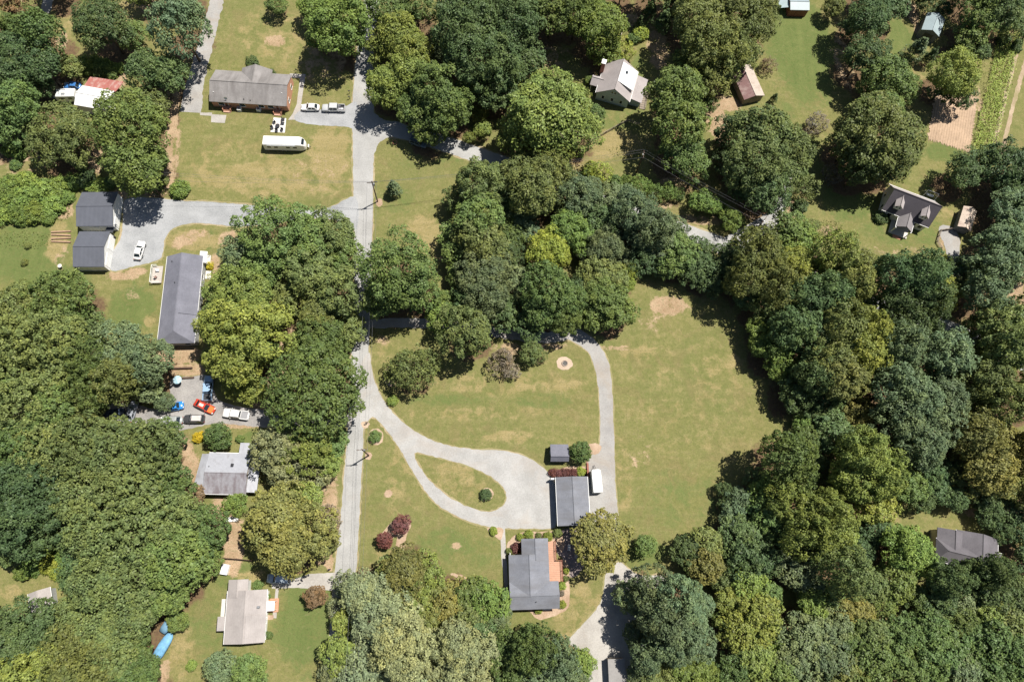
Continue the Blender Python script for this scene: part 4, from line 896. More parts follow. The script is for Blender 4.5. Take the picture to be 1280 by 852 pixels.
# --- dormered house
o, a, Ln, W = frame((1102.3,262),(1161,284.5),(1115.4,231.5), 2.9)
h = empty("dormered_house", o, a, "dark roofed house with two small dormers and a gabled front porch", "house")
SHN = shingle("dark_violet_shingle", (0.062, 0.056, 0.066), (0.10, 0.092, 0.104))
T, wx, wy = gable(h, Ln, W, 2.9, 6.9, SDW, SHN, 0.35, trim=WHITE, roofm2=SHF)  # rear slope uses a paler shingle: its stronger sunlight is put into the colour
for u in (-Ln*0.27, Ln*0.27):
    w0 = gable(h, 3.3, 2.1, 5.35, 6.25, SDW, SHF, 0.2, cx=u, cy=-W*0.24, turn=True, zb=4.2, wall_name="dormer_wall", trim=None)
    TT = w0[0]
    for s in (-.42, .42):
        opening(h, TT, 'l', w0[1], w0[2], s, 4.75, 0.55, 0.75)
gable(h, 4.6, 4.0, 2.75, 4.1, SDW, SHM, 0.3, cx=Ln*0.03, cy=-W/2 - 0.6, turn=True, walls=False, trim=WHITE)
for s in (-1, 1): box("porch_post", Ln*0.03+s*1.9-.1, Ln*0.03+s*1.9+.1, -W/2-3.2, -W/2-3.0, -0.05, 2.72, WHITE, h)
box("porch_floor", Ln*0.03-2.3, Ln*0.03+2.3, -W/2-3.4, -W/2+.3, -0.05, 0.3, CONCP, h)
for k in range(2): box("step", Ln*0.03-1.0, Ln*0.03+1.0, -W/2-3.4-0.4*(k+1), -W/2-3.4-0.4*k, -0.05, 0.2-0.1*k, BRICK, h)
for u in (-wx*0.62, wx*0.5, wx*0.8): opening(h, T, 'f', wx, wy, u, 0.9, 1.1, 1.4)
opening(h, T, 'f', wx, wy, Ln*0.03, 0.3, 1.0, 2.05, "door", WHITE, plain("brown_door", (0.16,0.07,0.04)))
for u in (-2, 1.5): opening(h, T, 'l', wx, wy, u, 1.0, 1.0, 1.3)
for u in (-2, 1.5): opening(h, T, 'r', wx, wy, u, 1.0, 1.0, 1.3)
box("electric_box", wx + .05, wx + 1.0, W*0.10, W*0.24, -0.05, 1.6, WHITE, h)
r = P(1161, 245); e = empty("garden_swing", (r.x, r.y, 0), a, "white garden swing frame behind the dormered house", "swing")
for s in (-1, 1): MB().tube([(s*1.5,-.8,0),(s*1.4,0,2.0),(s*1.5,.8,0)], 0.06).build("leg", WHITE, e)
MB().tube([(-1.4,0,2.0),(1.4,0,2.0)], 0.06).build("top_beam", WHITE, e)
for k in range(4): box("slat", -0.9, 0.9, -0.35 + k*0.18, -0.22 + k*0.18, 0.5, 0.54, WHITE, e)
MB().tube([(-.9,.3,.5),(-.9,0,2.0)], .02).tube([(.9,.3,.5),(.9,0,2.0)], .02).build("chain", STEEL, e)

# --- tan roofed carport
o, a, Ln, W = frame((1197.5,288.5),(1207.5,261),(1181,286.5), 2.5)
o, a, Ln, W = frame((1213.5,289.5),(1221,264),(1196,286), 2.4)
h = empty("carport", o, a, "cream metal roofed carport with a rusty side under trees", "carport")
gable(h, Ln, W, 2.4, 3.2, SDK, MTC, 0.25, walls=True, roofm2=MTC)
opening(h, lambda x, y, z: (x, y, z), 'l', Ln/2-.25, W/2-.25, 0, 0, W*0.55, 2.0, "garage_door", SDK)

# --- the two dark metal garages
def dark_garage(A, B, C, label):
    o, a, Ln, W = frame(A, B, C, 2.9)
    h = empty("metal_garage", o, a, label, "garage", "pair of dark metal garages")
    T, wx, wy = gable(h, Ln, W, 2.9, 4.25, SDW, MTD, 0.15, trim=plain("dark_trim", (0.08,0.085,0.10)))
    for u in (-wy*0.5, wy*0.5): opening(h, T, 'r', wx, wy, u, 0.05, wy*0.78, 2.35, "garage_door", WHITE)
    opening(h, T, 'f', wx, wy, 0, 0.05, 1.0, 2.05, "door", WHITE, WHITE)
    return h
dark_garage((95.2,282.5),(141.2,282),(101,240.5), "dark ribbed metal garage with two white doors, beside the thicket")
dark_garage((91,333),(130,333),(97.6,289.5), "dark ribbed metal garage with two white doors, beside the open lawn")
r = P(143, 287); e = empty("tarp_canopy", (r.x, r.y, 0), 0.1, "small dark sloping tarp canopy between the two metal garages", "canopy")
MB().slab([(-1.3,-0.9,1.5),(0.2,-1.5,1.2),(1.5,0.2,2.0),(0.0,1.0,2.3)], 0.04).build("tarp", plain("charcoal_tarp", (0.05,0.055,0.065)), e)
for x, y, z in ((-1.2,-.8,1.45),(.2,-1.4,1.15),(1.4,.2,1.95),(0,.9,2.25)): MB().cyl(x, y, 0, z, 0.03, 0.03, 6).build("pole", STEEL, e)

# --- long dark roofed house
o, a, Ln, W = frame((243.2,428),(255.5,320),(203,430), 3.0)
o, a, Ln, W = frame((243,428.5),(254,319.5),(196.5,427), 3.0)
h = empty("long_house", o, a, "long house with charcoal hipped end roof and white eaves", "house")
T, wx, wy = gable(h, Ln, W, 3.0, 4.9, SDG, SHD, 0.35, trim=WHITE, hip=(2.3, 0))
MB().slab([(-Ln*0.19, -W*0.52, 3.05), (Ln*-0.14, -W*0.52, 3.1), (-Ln*0.14, -W*0.08, 4.80), (-Ln*0.19, -W*0.08, 4.82)], 0.05).build("valley_flashing", SHD, h)
for u in (-7, -3, 2, 6): opening(h, T, 'b', wx, wy, u, 0.9, 1.1, 1.3)
for u in (-7, -3, 3, 6): opening(h, T, 'f', wx, wy, u, 0.9, 1.1, 1.3)
for u in (-2, 2): opening(h, T, 'l', wx, wy, u, 0.9, 1.2, 1.3)
opening(h, T, 'b', wx, wy, 9.0, 0.15, 1.0, 2.05, "door", WHITE, SDG)
pipes(h, [(Ln*0.42, W*0.30, 3.75), (Ln*0.16, W*0.12, 4.45)])
pd = [P(x, y, 0.5) for x, y in ((203.5,330),(191,333),(190,354),(201.5,355.5))]
c = sum(pd, Vector())/4; e = empty("porch_deck", (c.x, c.y, 0), a, "white railed porch deck on the side of the long dark roofed house", "deck")
dl = (pd[1]-pd[2]).length; dw = (pd[0]-pd[1]).length
for k in range(9): box("deck_board", -dl/2 + k*dl/9 + .02, -dl/2 + (k+1)*dl/9, -dw/2, dw/2, 0.45, 0.52, GREYDECK, e)
for (x0,y0,x1,y1) in ((-dl/2,dw/2,dl/2,dw/2),(-dl/2,-dw/2,-dl/2,dw/2),(dl/2,0,dl/2,dw/2)):
    MB().tube([(x0,y0,1.4),(x1,y1,1.4)],0.06).tube([(x0,y0,0.8),(x1,y1,0.8)],0.04).build("railing", WHITE, e)
for x in (-dl/2, 0, dl/2): MB().cyl(x, dw/2, 0, 1.42, 0.07, 0.07, 8).build("post", WHITE, e)
for i, (x, y, lb) in enumerate(((0.9,-0.2,"white folding chair on the porch deck by the board edge"),(-0.8,0.1,"brown folding chair on the porch deck nearer the railing end"))):
    w = e.matrix_world if False else None
    ca, sa = math.cos(a), math.sin(a); q = empty("folding_chair", (c.x + x*ca - y*sa, c.y + x*sa + y*ca, 0.52), a + i, lb, "chair")
    cmx = WHITE if i == 0 else plain("brown_cloth", (0.2,0.12,0.1))
    box("seat", -.28,.28,-.28,.28,.4,.45,cmx,q); box("backrest", -.28,.28,.24,.3,.45,.95,cmx,q)
    for sx in (-.24,.24):
        for sy in (-.24,.24): MB().cyl(sx,sy,0,.4,.02,.02,6).build("leg", STEEL, q)
r = P(257, 325, 0); e2 = empty("side_porch", (P(254.5,346).x, P(254.5,346).y, 0), a, "small white roofed side porch of the long house facing the trees", "porch")
box("porch_floor", 2.5, 5.3, -1.3, 0.2, -0.05, 0.3, CONCP, e2)
for k in range(2): box("step", -0.6, 1.4, -1.3 - 0.4*k, -0.5 - 0.4*k, -0.05, 0.3 - 0.12*k, CONCP, e2)
for x in (2.7, 5.1): MB().cyl(x, -1.15, 0.3, 2.4, 0.07, 0.07, 8).build("porch_post", WHITE, e2)
MB().slab([(2.5,-1.3,2.4),(5.3,-1.3,2.4),(5.3,0.2,2.75),(2.5,0.2,2.75)], 0.08).build("porch_roof", WHITE, e2)

# --- pale metal roofed house
o, a, Ln, W = frame((254,616.8),(307.4,618),(251,565), 2.7)
h = empty("metal_roofed_house", o, a, "low house with pale grey metal roof, stained dark on one slope", "house")
STAIN = metalroof("stained_metal", (0.28, 0.275, 0.30), 1.3, rust=(0.155, 0.13, 0.14), rustamt=0.55)
T, wx, wy = gable(h, Ln, W, 2.7, 3.9, SDT, STAIN, 0.35, trim=WHITE, roofm2=MTP)
MB().slab([(-Ln/2-2.4,-W*0.30,2.25),(-Ln/2+0.05,-W*0.42,2.75),(-Ln/2+0.05,W*0.47,2.8),(-Ln/2-1.6,W*0.47,2.3)], 0.10).build("lean_to_roof", MTP, h)
box("lean_to_wall", -Ln/2-1.3, -Ln/2+0.34, -W*0.26, W*0.42, -0.1, 2.2, SDT, h)
MB().slab([(Ln*0.20,W*0.46,2.72),(Ln*0.60,W*0.46,2.72),(Ln*0.60,W*0.46+2.6,2.5),(Ln*0.20,W*0.46+2.6,2.5)], 0.10).build("annex_roof", MTP, h)
box("annex_wall", Ln*0.22, Ln*0.58, W*0.40, W*0.46+2.4, -0.1, 2.4, SDT, h)
MB().slab([(Ln/2-0.1,-W*0.44,2.6),(Ln/2+2.0,-W*0.44,2.3),(Ln/2+2.0,W*0.50,2.4),(Ln/2-0.1,W*0.50,2.7)], 0.10).build("side_porch_roof", MTP, h)
for y in (-W*0.4, 0, W*0.4): MB().cyl(Ln/2+1.8, y, 0, 2.25, 0.06, 0.06, 8).build("porch_post", WHITE, h)
for u in (-3, 0.2, 3): opening(h, T, 'f', wx, wy, u, 0.9, 1.1, 1.2)
opening(h, T, 'f', wx, wy, -1.4, 0.1, 0.95, 2.0, "door", WHITE, SDK)
ck = box("chimney", Ln*0.10, Ln*0.15, W*0.16, W*0.23, 2.8, 4.0, DARKMETAL, h)
pipes(h, [(-Ln*0.42, W*0.15, 3.4)])

# --- tan roofed house
o, a, Ln, W = frame((330.2,802.5),(334.2,736),(279.6,802.5), 2.7)
h = empty("tan_roofed_house", o, a, "low house with tan grey shingle roof and white eaves on the lawn", "house")
T, wx, wy = gable(h, Ln, W, 2.7, 3.75, SDW, SHT, 0.35, trim=WHITE)
gable(h, 3.4, W*0.5, 2.72, 3.35, SDW, SHT, 0.3, cx=Ln/2 + 0.4, cy=W*0.24)
MB().slab([(-Ln*0.49,-W/2-0.05,2.80),(Ln*0.02,-W/2-0.05,2.80),(Ln*0.02,-0.35,3.88),(-Ln*0.49,-0.35,3.88)], 0.16).build("raised_slope", SHT, h)
for u in (-4, -1, 3): opening(h, T, 'f', wx, wy, u, 0.9, 1.1, 1.2)
for u in (-4, 3.5): opening(h, T, 'b', wx, wy, u, 0.9, 1.1, 1.2)
opening(h, T, 'f', wx, wy, 1.2, 0.15, 1.0, 2.0, "door", WHITE, plain("brown_door", (0.16,0.07,0.04)))
box("door_hood", 0.8, 2.6, -W/2-1.5, -W/2+0.1, 2.3, 2.42, WHITE, h)
for x in (0.9, 2.5): MB().cyl(x, -W/2-1.4, 0, 2.3, 0.05, 0.05, 8).build("hood_post", WHITE, h)
box("porch_slab", 0.4, 3.0, -W/2-1.7, -W/2+0.3, -0.05, 0.25, BRICK, h)
box("flue", 1.5, 1.9, -W*0.36, -W*0.30, 2.8, 3.6, STEEL, h)
box("patio_slab", -Ln*0.12, Ln*0.34, W/2+0.03, W/2+1.9, -0.05, 0.12, CONCP, h)
MB().slab([(-Ln*0.25,W/2-0.1,2.55),(Ln*0.02,W/2-0.1,2.55),(Ln*0.02,W/2+1.7,2.25),(-Ln*0.25,W/2+1.7,2.25)], 0.07).build("awning", SHT, h)
for x in (-Ln*0.23, Ln*0.0): MB().cyl(x, W/2+1.55, 0, 2.25, 0.04, 0.04, 8).build("awning_post", WHITE, h)

# --- half hidden grey shed in the west wood
o, a, Ln, W = frame((66,762),(62,733),(35.5,752), 2.5)
h = empty("grey_shed", o, a, "grey roofed shed half buried in the wood beside a small clearing", "shed")
T, wx, wy = gable(h, Ln, W, 2.4, 3.1, SDG, SHT, 0.25, trim=WHITE)
opening(h, T, 'b', wx, wy, 0, 0.05, 1.4, 2.0, "door", WHITE, SDG)

# --- small garden shed
o, a, Ln, W = frame((688.2,576.5),(711,576.5),(688.2,555), 2.2)
h = empty("garden_shed", o, a, "small dark shed with grey shingle roof behind the loop drive", "shed")
T, wx, wy = gable(h, Ln, W, 2.2, 3.3, SDK, SHD, 0.15, roff=-W*0.24)
opening(h, T, 'f', wx, wy, 0.0, 0.05, 1.5, 1.8, "door", SDK, SDK); opening(h, T, 'l', wx, wy, 0.3, 1.0, 0.7, 0.7)

# --- slate roofed garage
o, a, Ln, W = frame((738,656),(734.3,595.2),(697.4,658.6), 2.8)
h = empty("slate_roofed_garage", o, a, "navy sided garage with slate grey roof facing the loop drive", "garage")
T, wx, wy = gable(h, Ln, W, 2.8, 3.9, SDN, SHS, 0.3, trim=WHITE)
for u in (-wx*0.55, wx*0.02): opening(h, T, 'b', wx, wy, u, 0.05, 2.7, 2.2, "garage_door", SDN)
opening(h, T, 'b', wx, wy, wx*0.62, 0.05, 0.95, 2.05, "door", WHITE, SDN)
for u in (-2, 2): opening(h, T, 'f', wx, wy, u, 1.0, 1.0, 1.1)
for u in (-1.5, 1.5): opening(h, T, 'r', wx, wy, u, 1.0, 1.0, 1.1)
box("wall_cap", wx - .1, wx + .22, W/2 - .1, W/2 + 0.9, 0.0, 2.3, WHITE, h)

# --- slate roofed house with deck
o, a, Ln, W = frame((687.8,744),(684.8,672.2),(637,744), 3.0)
h = empty("slate_roofed_house", o, a, "slate grey L shaped house with a cedar deck and shrub beds", "house")
gl, gw = Ln, W
# main block: from the gable wing up to the step, then a narrower front wing
m2 = MPP(660, 710, 3)
stepx = (691 - 672) * m2
T, wx, wy = gable(h, Ln - stepx, W, 3.0, 4.75, BRICKD, SHS, 0.35, cx=-stepx/2)
Wn = (684.8 - 651) * m2
gable(h, stepx + 1.2, Wn, 3.02, 4.2, BRICKD, SHS, 0.35, cx=Ln/2 - (stepx + 1.2)/2, cy=-(W - Wn)/2)
Ws = (759.5 - 727) * MPP(665, 745, 3); Ls = (699.4 - 637.5) * MPP(665, 745, 3)
T3, wx3, wy3 = gable(h, Ls, Ws, 3.04, 4.62, BRICKD, SHS, 0.35, cx=-Ln/2 - (759.2-744)*m2 + Ws/2, cy=W/2 - Ls/2, turn=True)
for u in (-4.0, -1.0, 2.0): opening(h, T, 'b', wx, wy, u, 0.9, 1.1, 1.4)
opening(h, T, 'b', wx, wy, 4.0, 0.2, 1.0, 2.05, "door", WHITE, BRICKD)
opening(h, T, 'f', wx, wy, 1.5, 0.25, 1.8, 2.05, "door", WHITE, GLASS)
for u in (-3.5, 0, 3.5): opening(h, T3, 'b', wx3, wy3, u, 0.9, 1.1, 1.4)
for u in (-1.2, 1.2): opening(h, T3, 'r', wx3, wy3, u, 0.9, 1.0, 1.4)
pipes(h, [(-stepx/2 + 5.2, W*0.18, 4.1)]); pipes(h, [(-Ln/2 - 1.0, -1.2, 4.1)])
pd = [P(x, y, 0.5) for x, y in ((687,676),(694.5,676),(703,726),(688,727))]
ca, sa = math.cos(a), math.sin(a)
e = empty("cedar_deck", (pd[3].x, pd[3].y, 0), a, "cedar plank deck along the slate roofed house beside clipped shrubs", "deck")
def dl_(v): d = v - pd[3]; return (d.x*ca + d.y*sa, -d.x*sa + d.y*ca)
xe, _ = dl_(pd[0]); wn_ = -dl_(P(694.5,690,0.5))[1]; ww_ = -dl_(P(703,720,0.5))[1]; xm, _ = dl_(P(690,700,0.5))
nb = 22
for k in range(nb):
    x0 = k*xe/nb + .02; x1 = (k+1)*xe/nb
    box("deck_board", x0, x1, -(ww_ if x1 < xm else wn_), 0.2, 0.42, 0.50, DECKW, e)
for pts in ([(0.05,-ww_+.05),(xm,-ww_+.05)], [(xm,-ww_+.05),(xm,-wn_)], [(xm,-wn_+.03),(xe,-wn_+.03)]):
    (x0,y0),(x1,y1) = pts
    MB().tube([(x0,y0,1.35),(x1,y1,1.35)],0.06).tube([(x0,y0,0.85),(x1,y1,0.85)],0.04).build("railing", BRICKD, e)
    for t in (0, .5, 1): MB().cyl(x0+(x1-x0)*t, y0+(y1-y0)*t, 0, 1.38, 0.06, 0.06, 6).build("post", BRICKD, e)
def bench(px, py, rz, label, m, w=1.5):
    r = P(px, py); q = empty("garden_bench", (r.x, r.y, 0), rz, label, "bench")
    for k in range(3): box("slat", -w/2, w/2, -.28+k*.17, -.14+k*.17, .42, .46, m, q)
    box("backrest", -w/2, w/2, .24, .3, .46, .95, m, q)
    for sx in (-w/2+.1, w/2-.1):
        for sy in (-.22, .2): box("leg", sx-.04, sx+.04, sy-.04, sy+.04, 0, .42, m, q)
    return q
bench(683, 760, 0.05, "white garden seat against the gable wing wall", WHITE, 1.7)
bench(711, 684, 1.5, "white bench on the shaded patio beside the garage", WHITE, 1.2)
bench(720, 694, 1.2, "pale bench under the tree beyond the shaded patio", plain("pale_wood", (0.5,0.46,0.42)), 1.2)
sheet("patio", [(694,668),(716,658),(738,662),(736,690),(724,716),(712,720),(706,700),(696,690)], 0.016, plain("patio_stone", (0.22,0.18,0.17), 0.9, 0.35, 1.2), amp=0.1)

# --- hipped roof house in the south-east wood
o, a, Ln, W = frame((1169,700),(1252,720),(1162,670), 3.0)
h = empty("hipped_roof_house", o, a, "mottled grey roofed house half in tree shadow deep in the wood", "house")
SHH = shingle("slate_violet_shingle", (0.105, 0.098, 0.110), (0.165, 0.155, 0.168))
T, wx, wy = gable(h, Ln, W, 3.0, 5.0, SDT, SHH, 0.35, hip=(1.5, 2.5), trim=WHITE)
gable(h, W*1.1, 6.0, 3.02, 4.5, SDT, SHH, 0.35, cx=-Ln/2+3.2, cy=W*0.45, turn=True)
gable(h, W*1.2, 9.0, 3.04, 4.95, SDT, SHH, 0.35, cx=Ln*0.12, cy=W*0.5, turn=True, trim=WHITE)
for u in (-5, -1, 3): opening(h, T, 'f', wx, wy, u, 0.9, 1.2, 1.3)
opening(h, T, 'l', wx, wy, 0, 0.9, 1.2, 1.3)

# --- white workshop with red lean-to
o, a, Ln, W = frame((92.5,131),(133,138),(100.5,106.5), 3.2)
h = empty("workshop", o, a, "white sheet metal workshop with a rusted red lean-to roof", "workshop")
T, wx, wy = gable(h, Ln, W, 3.2, 4.2, SDW, MTW, 0.2)
MB().slab([(-Ln*0.46,W/2-0.05,3.12),(Ln*0.54,W/2-0.05,3.12),(Ln*0.58,W/2+3.6,2.35),(-Ln*0.46,W/2+3.4,2.35)], 0.09).build("lean_to_roof", MTR, h)
for x in (-Ln*0.42, 0, Ln*0.5): MB().cyl(x, W/2+3.2, 0, 2.3, 0.08, 0.08, 8).build("lean_to_post", GREYWOOD, h)
for x in (-Ln*0.1, Ln*0.22): box("batten", x-.12, x+.12, -W/2+.3, -0.2, 3.45, 4.05, STEEL, h) if False else None
opening(h, T, 'l', wx, wy, 0, 0.05, 3.0, 2.6, "garage_door", STEEL); opening(h, T, 'f', wx, wy, 0, 1.0, 1.2, 1.1)

# --- rusty shed
o, a, Ln, W = frame((931,126.5),(922.5,98),(955,120), 2.4)
ang = a
o, a, Ln, W = frame((956,119.5),(939,81),(931,126.5), 2.4)
h = empty("rusty_shed", o, a, "old plank shed with one rust brown roof slope and one tan", "shed")
T, wx, wy = gable(h, Ln, W, 2.4, 3.3, GREYWOOD, MTT, 0.2, roofm2=MTB)
opening(h, T, 'l', wx, wy, 0, 0.05, 1.6, 2.0, "door", GREYWOOD, GREYWOOD)

# --- two teal roofed sheds at the top
o, a, Ln, W = frame((988,12.5),(1012,13),(989,-4), 2.6)
h = empty("red_walled_shed", o, a, "red walled shed with pale teal metal roof and side roof", "shed")
T, wx, wy = gable(h, Ln, W, 2.6, 3.3, SDR, MTE, 0.15)
MB().slab([(-Ln/2-2.6,-W*0.25,2.0),(-Ln/2+.05,-W*0.25,2.4),(-Ln/2+.05,W*0.5,2.4),(-Ln/2-2.6,W*0.5,2.0)], .08).build("side_roof", MTE, h)
for y in (-W*0.2, W*0.45): MB().cyl(-Ln/2-2.4, y, 0, 1.95, 0.06, 0.06, 8).build("post", GREYWOOD, h)
opening(h, T, 'f', wx, wy, 0, 0.05, 1.5, 2.0, "door", SDR, SDR)
o, a, Ln, W = frame((1174,46),(1181.5,24.5),(1151.5,38), 3.0)
h = empty("teal_barn", o, a, "small barn with pale teal curved metal roof and open dark end", "barn")
T, wx, wy = gable(h, Ln, W, 3.0, 4.1, SDK, MTE, 0.15)
opening(h, T, 'l', wx, wy, 0, 0.05, W*0.5, 2.6, "door", SDK, DARKMETAL)

# --- flat grey lean-to at the lower drive
r = P(771, 838, 2.2); e = empty("flat_roofed_shelter", (r.x, r.y, 0), 0.0, "flat grey roofed shelter in tree shade on the lower drive", "shelter")
box("roof", -1.7, 1.7, -2.4, 2.2, 2.2, 2.32, plain("grey_felt", (0.24,0.23,0.22), .9), e)
for sx in (-1.55, 1.55):
    for sy in (-2.2, 2.0): box("post", sx-.06, sx+.06, sy-.06, sy+.06, 0, 2.2, GREYWOOD, e)
box("back_wall", -1.5, 1.5, 2.08, 2.14, 0, 2.19, GREYWOOD, e)
# ---------------------------------------------------------------- trees and shrubs
for t, lobes in merge_leaders(TREELIST): plant(*t[:5], lobes=lobes)
for t in SINGLELIST: plant(*t[:6])
for (x, y, r, c) in HEDGE: plant(x, y, r, 'BL', c)
for k in range(5): plant(691 + k*6.5, 590.5 + (0.6 if k % 2 else 0), 5.5, 'T', 'm')["group"] = "maroon hedge shrubs"
MARKS = [(n, P(x, y)) for n, x, y in (("white workshop",118,118),("small travel trailer",70,135),("brick ranch house",313,112),("long travel trailer",356,179),("road fork",460,160),("shaded car at the fork",523,190),
    ("blue grey farmhouse",770,105),("split rail fence",766,165),("rusty shed",940,105),("red walled shed",994,8),("teal barn",1165,32),("tilled field",1190,155),("crop rows",1240,110),("dormered house",1135,262),("cream roofed carport",1208,280),
    ("dark metal garages",118,290),("utility pole of the gravel apron",200,243),("long dark roofed house",225,375),("parking yard",245,510),("pale metal roofed house",280,590),("tan roofed house",308,768),("tarped boat",205,806),("grey shed in the wood",54,745),
    ("concrete apron",380,727),("road pole at the triangle lawn",461,569),("loop drive mouth",465,500),("shaded lane",560,405),("fire pit",706,454),("garden shed",697,566),("slate roofed house",667,712),("slate roofed garage",715,625),("lower drive",765,770),
    ("cargo trailer",745,601),("scorched patch of the mown field",836,382),("lane pole",939,294),("hipped roof house",1200,670),("gap in the side road",1180,410),("scrub pole",795,216),("road pole at the gravel apron",472,252),("bend of the long drive",755,450),("mown field",890,520),("flat roofed shelter",771,838))]
plant(221, 776, 13, 'OS', 'g', 'small green tree overhanging the dusty blue covered boat')
label_plants(MARKS); CONV.clear()

# ---------------------------------------------------------------- garden rows
def rowdir(p0, p1): d = (P(*p1) - P(*p0)); return d.normalized(), d.length
fur = [P(x, y) for x, y in ((1158,184),(1212,190),(1221,124),(1196,124),(1160,150))]
def furrows():
    p0 = P(1158, 184); u, ln = rowdir((1212,188),(1222,120)); n = Vector((u.y, -u.x, 0))
    wid = (P(1212,188) - p0).dot(n); wid = abs(wid); base = P(1212,190)
    vs, fs = [], []; nr = 17; ns = 60; k = nr*6 + 1
    for i in range(ns + 1):
        for j in range(k):
            t = j/(k-1); s = i/ns; q = base + u*(ln*s + (rng.uniform(-.7,.5) if i in (0, ns) else 0)) - n*(wid*t + (rng.uniform(-.3,.5) if j in (0, k-1) else 0))
            vs.append((q.x, q.y, 0.03 + 0.035*(1 + math.cos(2*math.pi*nr*t + 0.5*math.sin(s*7))) + 0.012*math.sin(s*31 + j*1.7)))
    for i in range(ns):
        for j in range(k-1): fs.append((i*k+j, i*k+j+1, (i+1)*k+j+1, (i+1)*k+j))
    o = mesh("tilled_field", vs, fs, plain("tilled_soil", (0.37, 0.265, 0.18), 0.95, 0.28, 1.6), None); tag(o, kind='structure')
furrows()
def crop_rows():
    g = np.random.default_rng(5)
    u, ln = rowdir((1222,200),(1260,38)); n = Vector((u.y, -u.x, 0)); b = P(1211,196)
    wid = abs((P(1241,196) - b).dot(n)); pos, tint, cl = [], [], []
    nrow = 7
    for r in range(nrow):
        for s in np.arange(g.random()*1.5, ln - g.random()*1.5, 0.42):
            if g.random() < 0.10: continue
            q = b + u*s + n*(wid*(r + .5)/nrow + g.normal()*0.17 + 0.15*math.sin(s*0.3 + r))
            for k in range(9):
                pos.append((q.x + g.normal()*0.22, q.y + g.normal()*0.22, 0.25 + g.random()*0.75)); tint.append(np.clip(.5 + .25*g.normal(), 0, 1)); cl.append(g.random()*0.6)
    pos = np.array(pos); nr_ = g.normal(size=pos.shape)*0.5 + np.array([0,0,.9]); nr_ /= np.linalg.norm(nr_, axis=1, keepdims=True)
    me = leaf_mesh("garden_crop", pos, nr_, 0.42*g.uniform(.6,1.3,len(pos)), np.array(tint), np.array(cl), 9, 0.45)
    o = bpy.data.objects.new("garden_crop", me); COL.objects.link(o); o.color = (0.30, 0.37, 0.09, 1); tag(o, "bright green leafy crop planted in close rows", "crop", kind='stuff')
crop_rows()
ribbon("dirt_track", [(1240,196,6),(1250,150,5),(1262,100,5),(1272,62,5),(1282,30,5)], 0.012, DIRTM, 0.15)
ribbon("dirt_track", [(1252,196,5),(1262,150,5),(1274,105,5),(1284,70,5)], 0.012, DIRTM, 0.15)
def grass_tufts():
    """rank grass at fences, beds and field edges"""
    g = np.random.default_rng(11); pos = []
    spots = [(1228,100,4,70),(790,190,30,10),(30,300,40,12),(75,262,14,14),(200,240,16,4),(845,232,24,5),(600,155,14,12),(1036,285,18,10),(770,60,16,12),(790,46,12,12)]
    for (x, y, rx, ry) in spots:
        for k in range(260):
            a, r = g.random()*6.28, math.sqrt(g.random()); q = P(x + rx*r*math.cos(a), y + ry*r*math.sin(a))
            pos.append((q.x, q.y, 0.06 + 0.2*g.random()))
    pos = np.array(pos); n = g.normal(size=pos.shape)*.6 + np.array([0,0,.6]); n /= np.linalg.norm(n, axis=1, keepdims=True)
    me = leaf_mesh("rank_grass", pos, n, 0.32*g.uniform(.5,1.4,len(pos)), g.random(len(pos)), g.random(len(pos)), 12, 0.5)
    o = bpy.data.objects.new("rank_grass", me); COL.objects.link(o); o.color = (0.15, 0.175, 0.05, 1); tag(o, "rough tufts of rank grass along field and bed edges", "grass", kind='stuff')
grass_tufts()

# ---------------------------------------------------------------- vehicles
def ring(x, hw, zb, zt):
    return [(x,-hw*.9,zb),(x,-hw,zb+.14),(x,-hw,zt-.16),(x,-hw*.88,zt),(x,hw*.88,zt),(x,hw,zt-.16),(x,hw,zb+.14),(x,hw*.9,zb)]
_tm = None
def wheel(par, x, y, r=0.34, w=0.24):
    e = MB()
    n = 16
    s = 1 if y > 0 else -1
    vs = [(x + r*math.cos(2*math.pi*i/n), y - w/2, r + r*math.sin(2*math.pi*i/n)) for i in range(n)] + [(x + r*math.cos(2*math.pi*i/n), y + w/2, r + r*math.sin(2*math.pi*i/n)) for i in range(n)]
    e.add(vs, [(i,(i+1)%n,n+(i+1)%n,n+i) for i in range(n)] + [tuple(range(n)), tuple(range(2*n-1,n-1,-1))])
    wo = e.build("wheel", RUBBER, par)
    yy = y + s*(w/2 + .012)
    vs = [(x + .62*r*math.cos(2*math.pi*i/n), yy, r + .62*r*math.sin(2*math.pi*i/n)) for i in range(n)] + [(x, yy + s*.03, r)]
    MB().add(vs, [(i,(i+1)%n,n) for i in range(n)]).build("rim", STEEL, wo)
